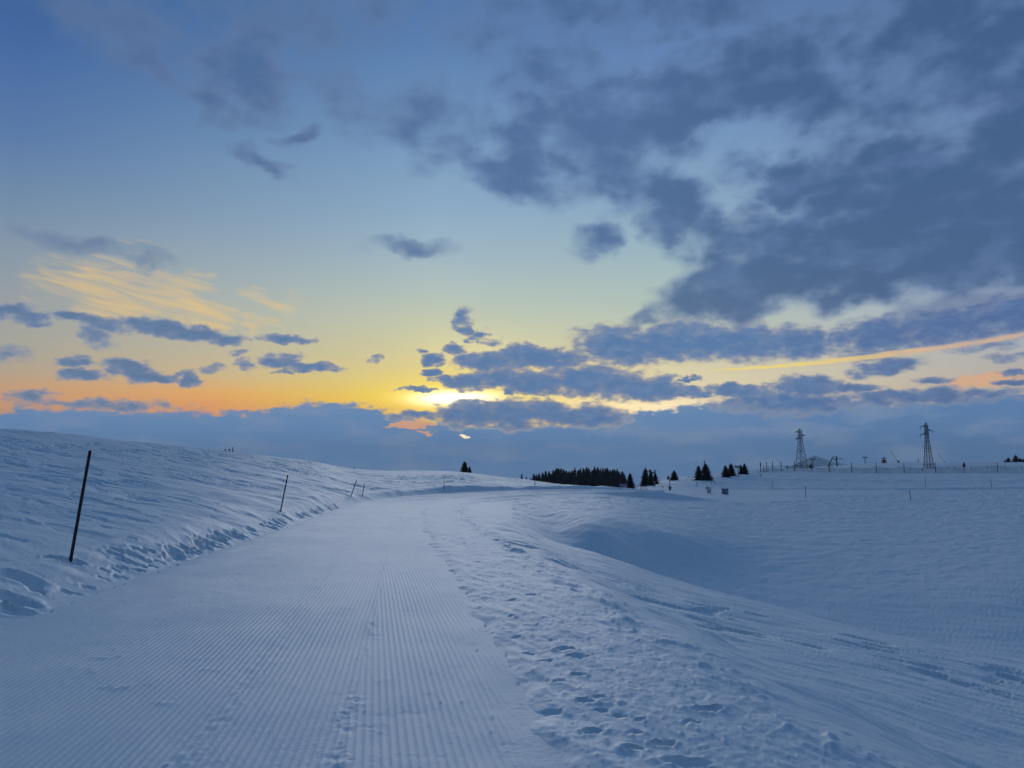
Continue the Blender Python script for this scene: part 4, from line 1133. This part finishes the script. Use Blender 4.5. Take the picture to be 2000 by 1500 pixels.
# bank of cloud along the horizon
top_pts = [(-400,800),(0,800),(100,797),(250,801),(350,801),(450,804),(560,791),(620,784),(690,787),(740,798),(800,812),(870,822),(960,826),(1100,826),(1215,806),(1300,798),(1380,786),(1480,776),(1560,771),(1640,776),(1800,781),(1900,770),(2000,760),(2500,740)]
fc = N.new('ShaderNodeFloatCurve'); cu = fc.mapping.curves[0]
fc.mapping.use_clip = False
AZN = mth('MULTIPLY_ADD', AZ, 1 / 120.0, .5)
pp = [(az_el(px, y)[0] / 120 + .5, az_el(px, y)[1] / 10) for px, y in top_pts]
while len(cu.points) < len(pp): cu.points.new(.5, .5)
for p_, (a, b) in zip(cu.points, pp): p_.location = (a, b); p_.handle_type = 'AUTO'
fc.mapping.update()
_set(fc.inputs['Value'], AZN)
topE = mth('MULTIPLY', fc.outputs[0], 10.0)
bankf = mth('SUBTRACT', mth('MULTIPLY_ADD', mth('SUBTRACT', dB, .5), 1.5, topE), EL)
bank = maprange(bankf, -.16, .34)
bcol = mix(maprange(EL, -1.5, 4.5), lin(92, 132, 180), lin(106, 142, 186))
bcol = mix(maprange(AZ, 8, 34), bcol, mix(maprange(EL, -1, 5), lin(82, 122, 170), lin(96, 132, 178)))
bt = noise(vmath('MULTIPLY', UB, (.35, 1.3, 1)), .5, 5, .55)
bcol = mix(mth('MULTIPLY', maprange(bt, .42, .72), .7), bcol, lin(128, 150, 182))
rimB = mth('MULTIPLY', maprange(bankf, .30, -.02), .25)
bcol = mix(rimB, bcol, lin(150, 152, 170))

# crisp lower clouds
fB = mth('MULTIPLY_ADD', mth('SUBTRACT', dB, .5), 1.35, blobs(UB, LOWER, .3))
denB = maprange(fB, -.42, .56)
sunprox = gauss(930, 770, 420, 130)
coreB = mix(maprange(AZ, -30, -8), lin(94, 122, 158), lin(84, 122, 170))
coreB = mix(maprange(AZ, 14, 34), coreB, lin(82, 110, 158))
texB = noise(vmath('MULTIPLY', UB, (.9, 2.0, 1)), .8, 4, .55)
coreB = mix(mth('MULTIPLY', maprange(texB, .45, .72), .35), coreB, lin(112, 144, 186))
colB = mix(maprange(fB, .02, 1.0), mix(sunprox, lin(132, 146, 172), mix(maprange(fB, -.15, .25), lin(250, 222, 150), lin(150, 150, 164))), coreB)
sky = mix(bank, sky, bcol)
# rifts low in the bank
rift = blobs(UB, [(800,829,52,9,-4,1),(835,822,30,7,-8,1),(780,832,34,6,0,.9),(830,843,20,5,12,.7)])
sky = mix(mth('MULTIPLY', maprange(mth('MULTIPLY_ADD', mth('SUBTRACT', dB, .5), 1.2, rift), .0, .45), .9), sky, mix(gauss(852, 816, 26, 8), lin(232, 172, 128), lin(255, 225, 70)))
sky = mix(mth('MULTIPLY', denB, .97), sky, colB)
UT = vmath('ADD', UV, vscale(warpB, .12))
trail = blobs(UT, [(1500,717,110,3,-3.5,1),(1590,709,130,4,-5,1),(1700,697,140,5,-6,1),(1810,682,130,5,-7.5,.85),(1910,668,120,4.5,-9,.75),(2000,653,100,4.5,-9,.75)])
trailm = maprange(mth('MULTIPLY_ADD', mth('SUBTRACT', dB, .5), 2.2, trail), -.4, .9)
sky = mix(mth('MULTIPLY', trailm, .85), sky, mix(maprange(AZ, 20, 33), lin(248, 222, 118), lin(222, 184, 150)))
spot = blobs(vmath('ADD', UV, vscale(warpB, .3)), [(905,852,6,3.6,25,1),(911,855,6,2.4,5,1)])
sky = mix(maprange(spot, -.5, .1), sky, lin(236, 170, 120))
sky = mix(maprange(spot, .0, .35), sky, (1.3, 1.15, .85, 1))

# behind the viewer the dusk is plain and darker
back = maprange(mth('ABSOLUTE', AZ), 48, 110)
plain = ramp(EL_N, [(.0, lin(46, 62, 88)), (.12, lin(54, 70, 98)), (.25, lin(54, 78, 112)), (.5, lin(54, 88, 129)), (1.0, lin(62, 103, 148))])
backm = mth('MULTIPLY', back, maprange(EL, 75, 50))
sky = mix(backm, sky, plain)
bg = N.new('ShaderNodeBackground'); LK.new(sky, bg.inputs['Color']); bg.inputs['Strength'].default_value = 1.0
wo = N.new('ShaderNodeOutputWorld'); LK.new(bg.outputs[0], wo.inputs['Surface'])
world.cycles.sampling_method = 'NONE'

# ---------------------------------------------------------------- veiled setting sun
sd = bpy.data.lights.new('sun', 'SUN'); sd.energy = 1.12; sd.angle = math.radians(30); sd.color = (.96, .96, .95)
so = bpy.data.objects.new('sun', sd); COL.objects.link(so)
so.rotation_euler = (math.radians(90 - SUN_EL), 0, math.radians(180 - SUN_AZ))
so.location = (0, 0, 30)

# ---------------------------------------------------------------- render settings
SC.view_settings.view_transform = 'Standard'; SC.view_settings.look = 'None'
SC.view_settings.exposure = 0.0; SC.view_settings.gamma = 1.0
SC.render.engine = 'CYCLES'
cy = SC.cycles
cy.max_bounces = 4; cy.diffuse_bounces = 2; cy.glossy_bounces = 2; cy.transparent_max_bounces = 8; cy.transmission_bounces = 2
cy.use_denoising = True
try: cy.denoiser = 'OPENIMAGEDENOISE'
except Exception: pass
cy.use_adaptive_sampling = True; cy.adaptive_threshold = .02; cy.adaptive_min_samples = 16
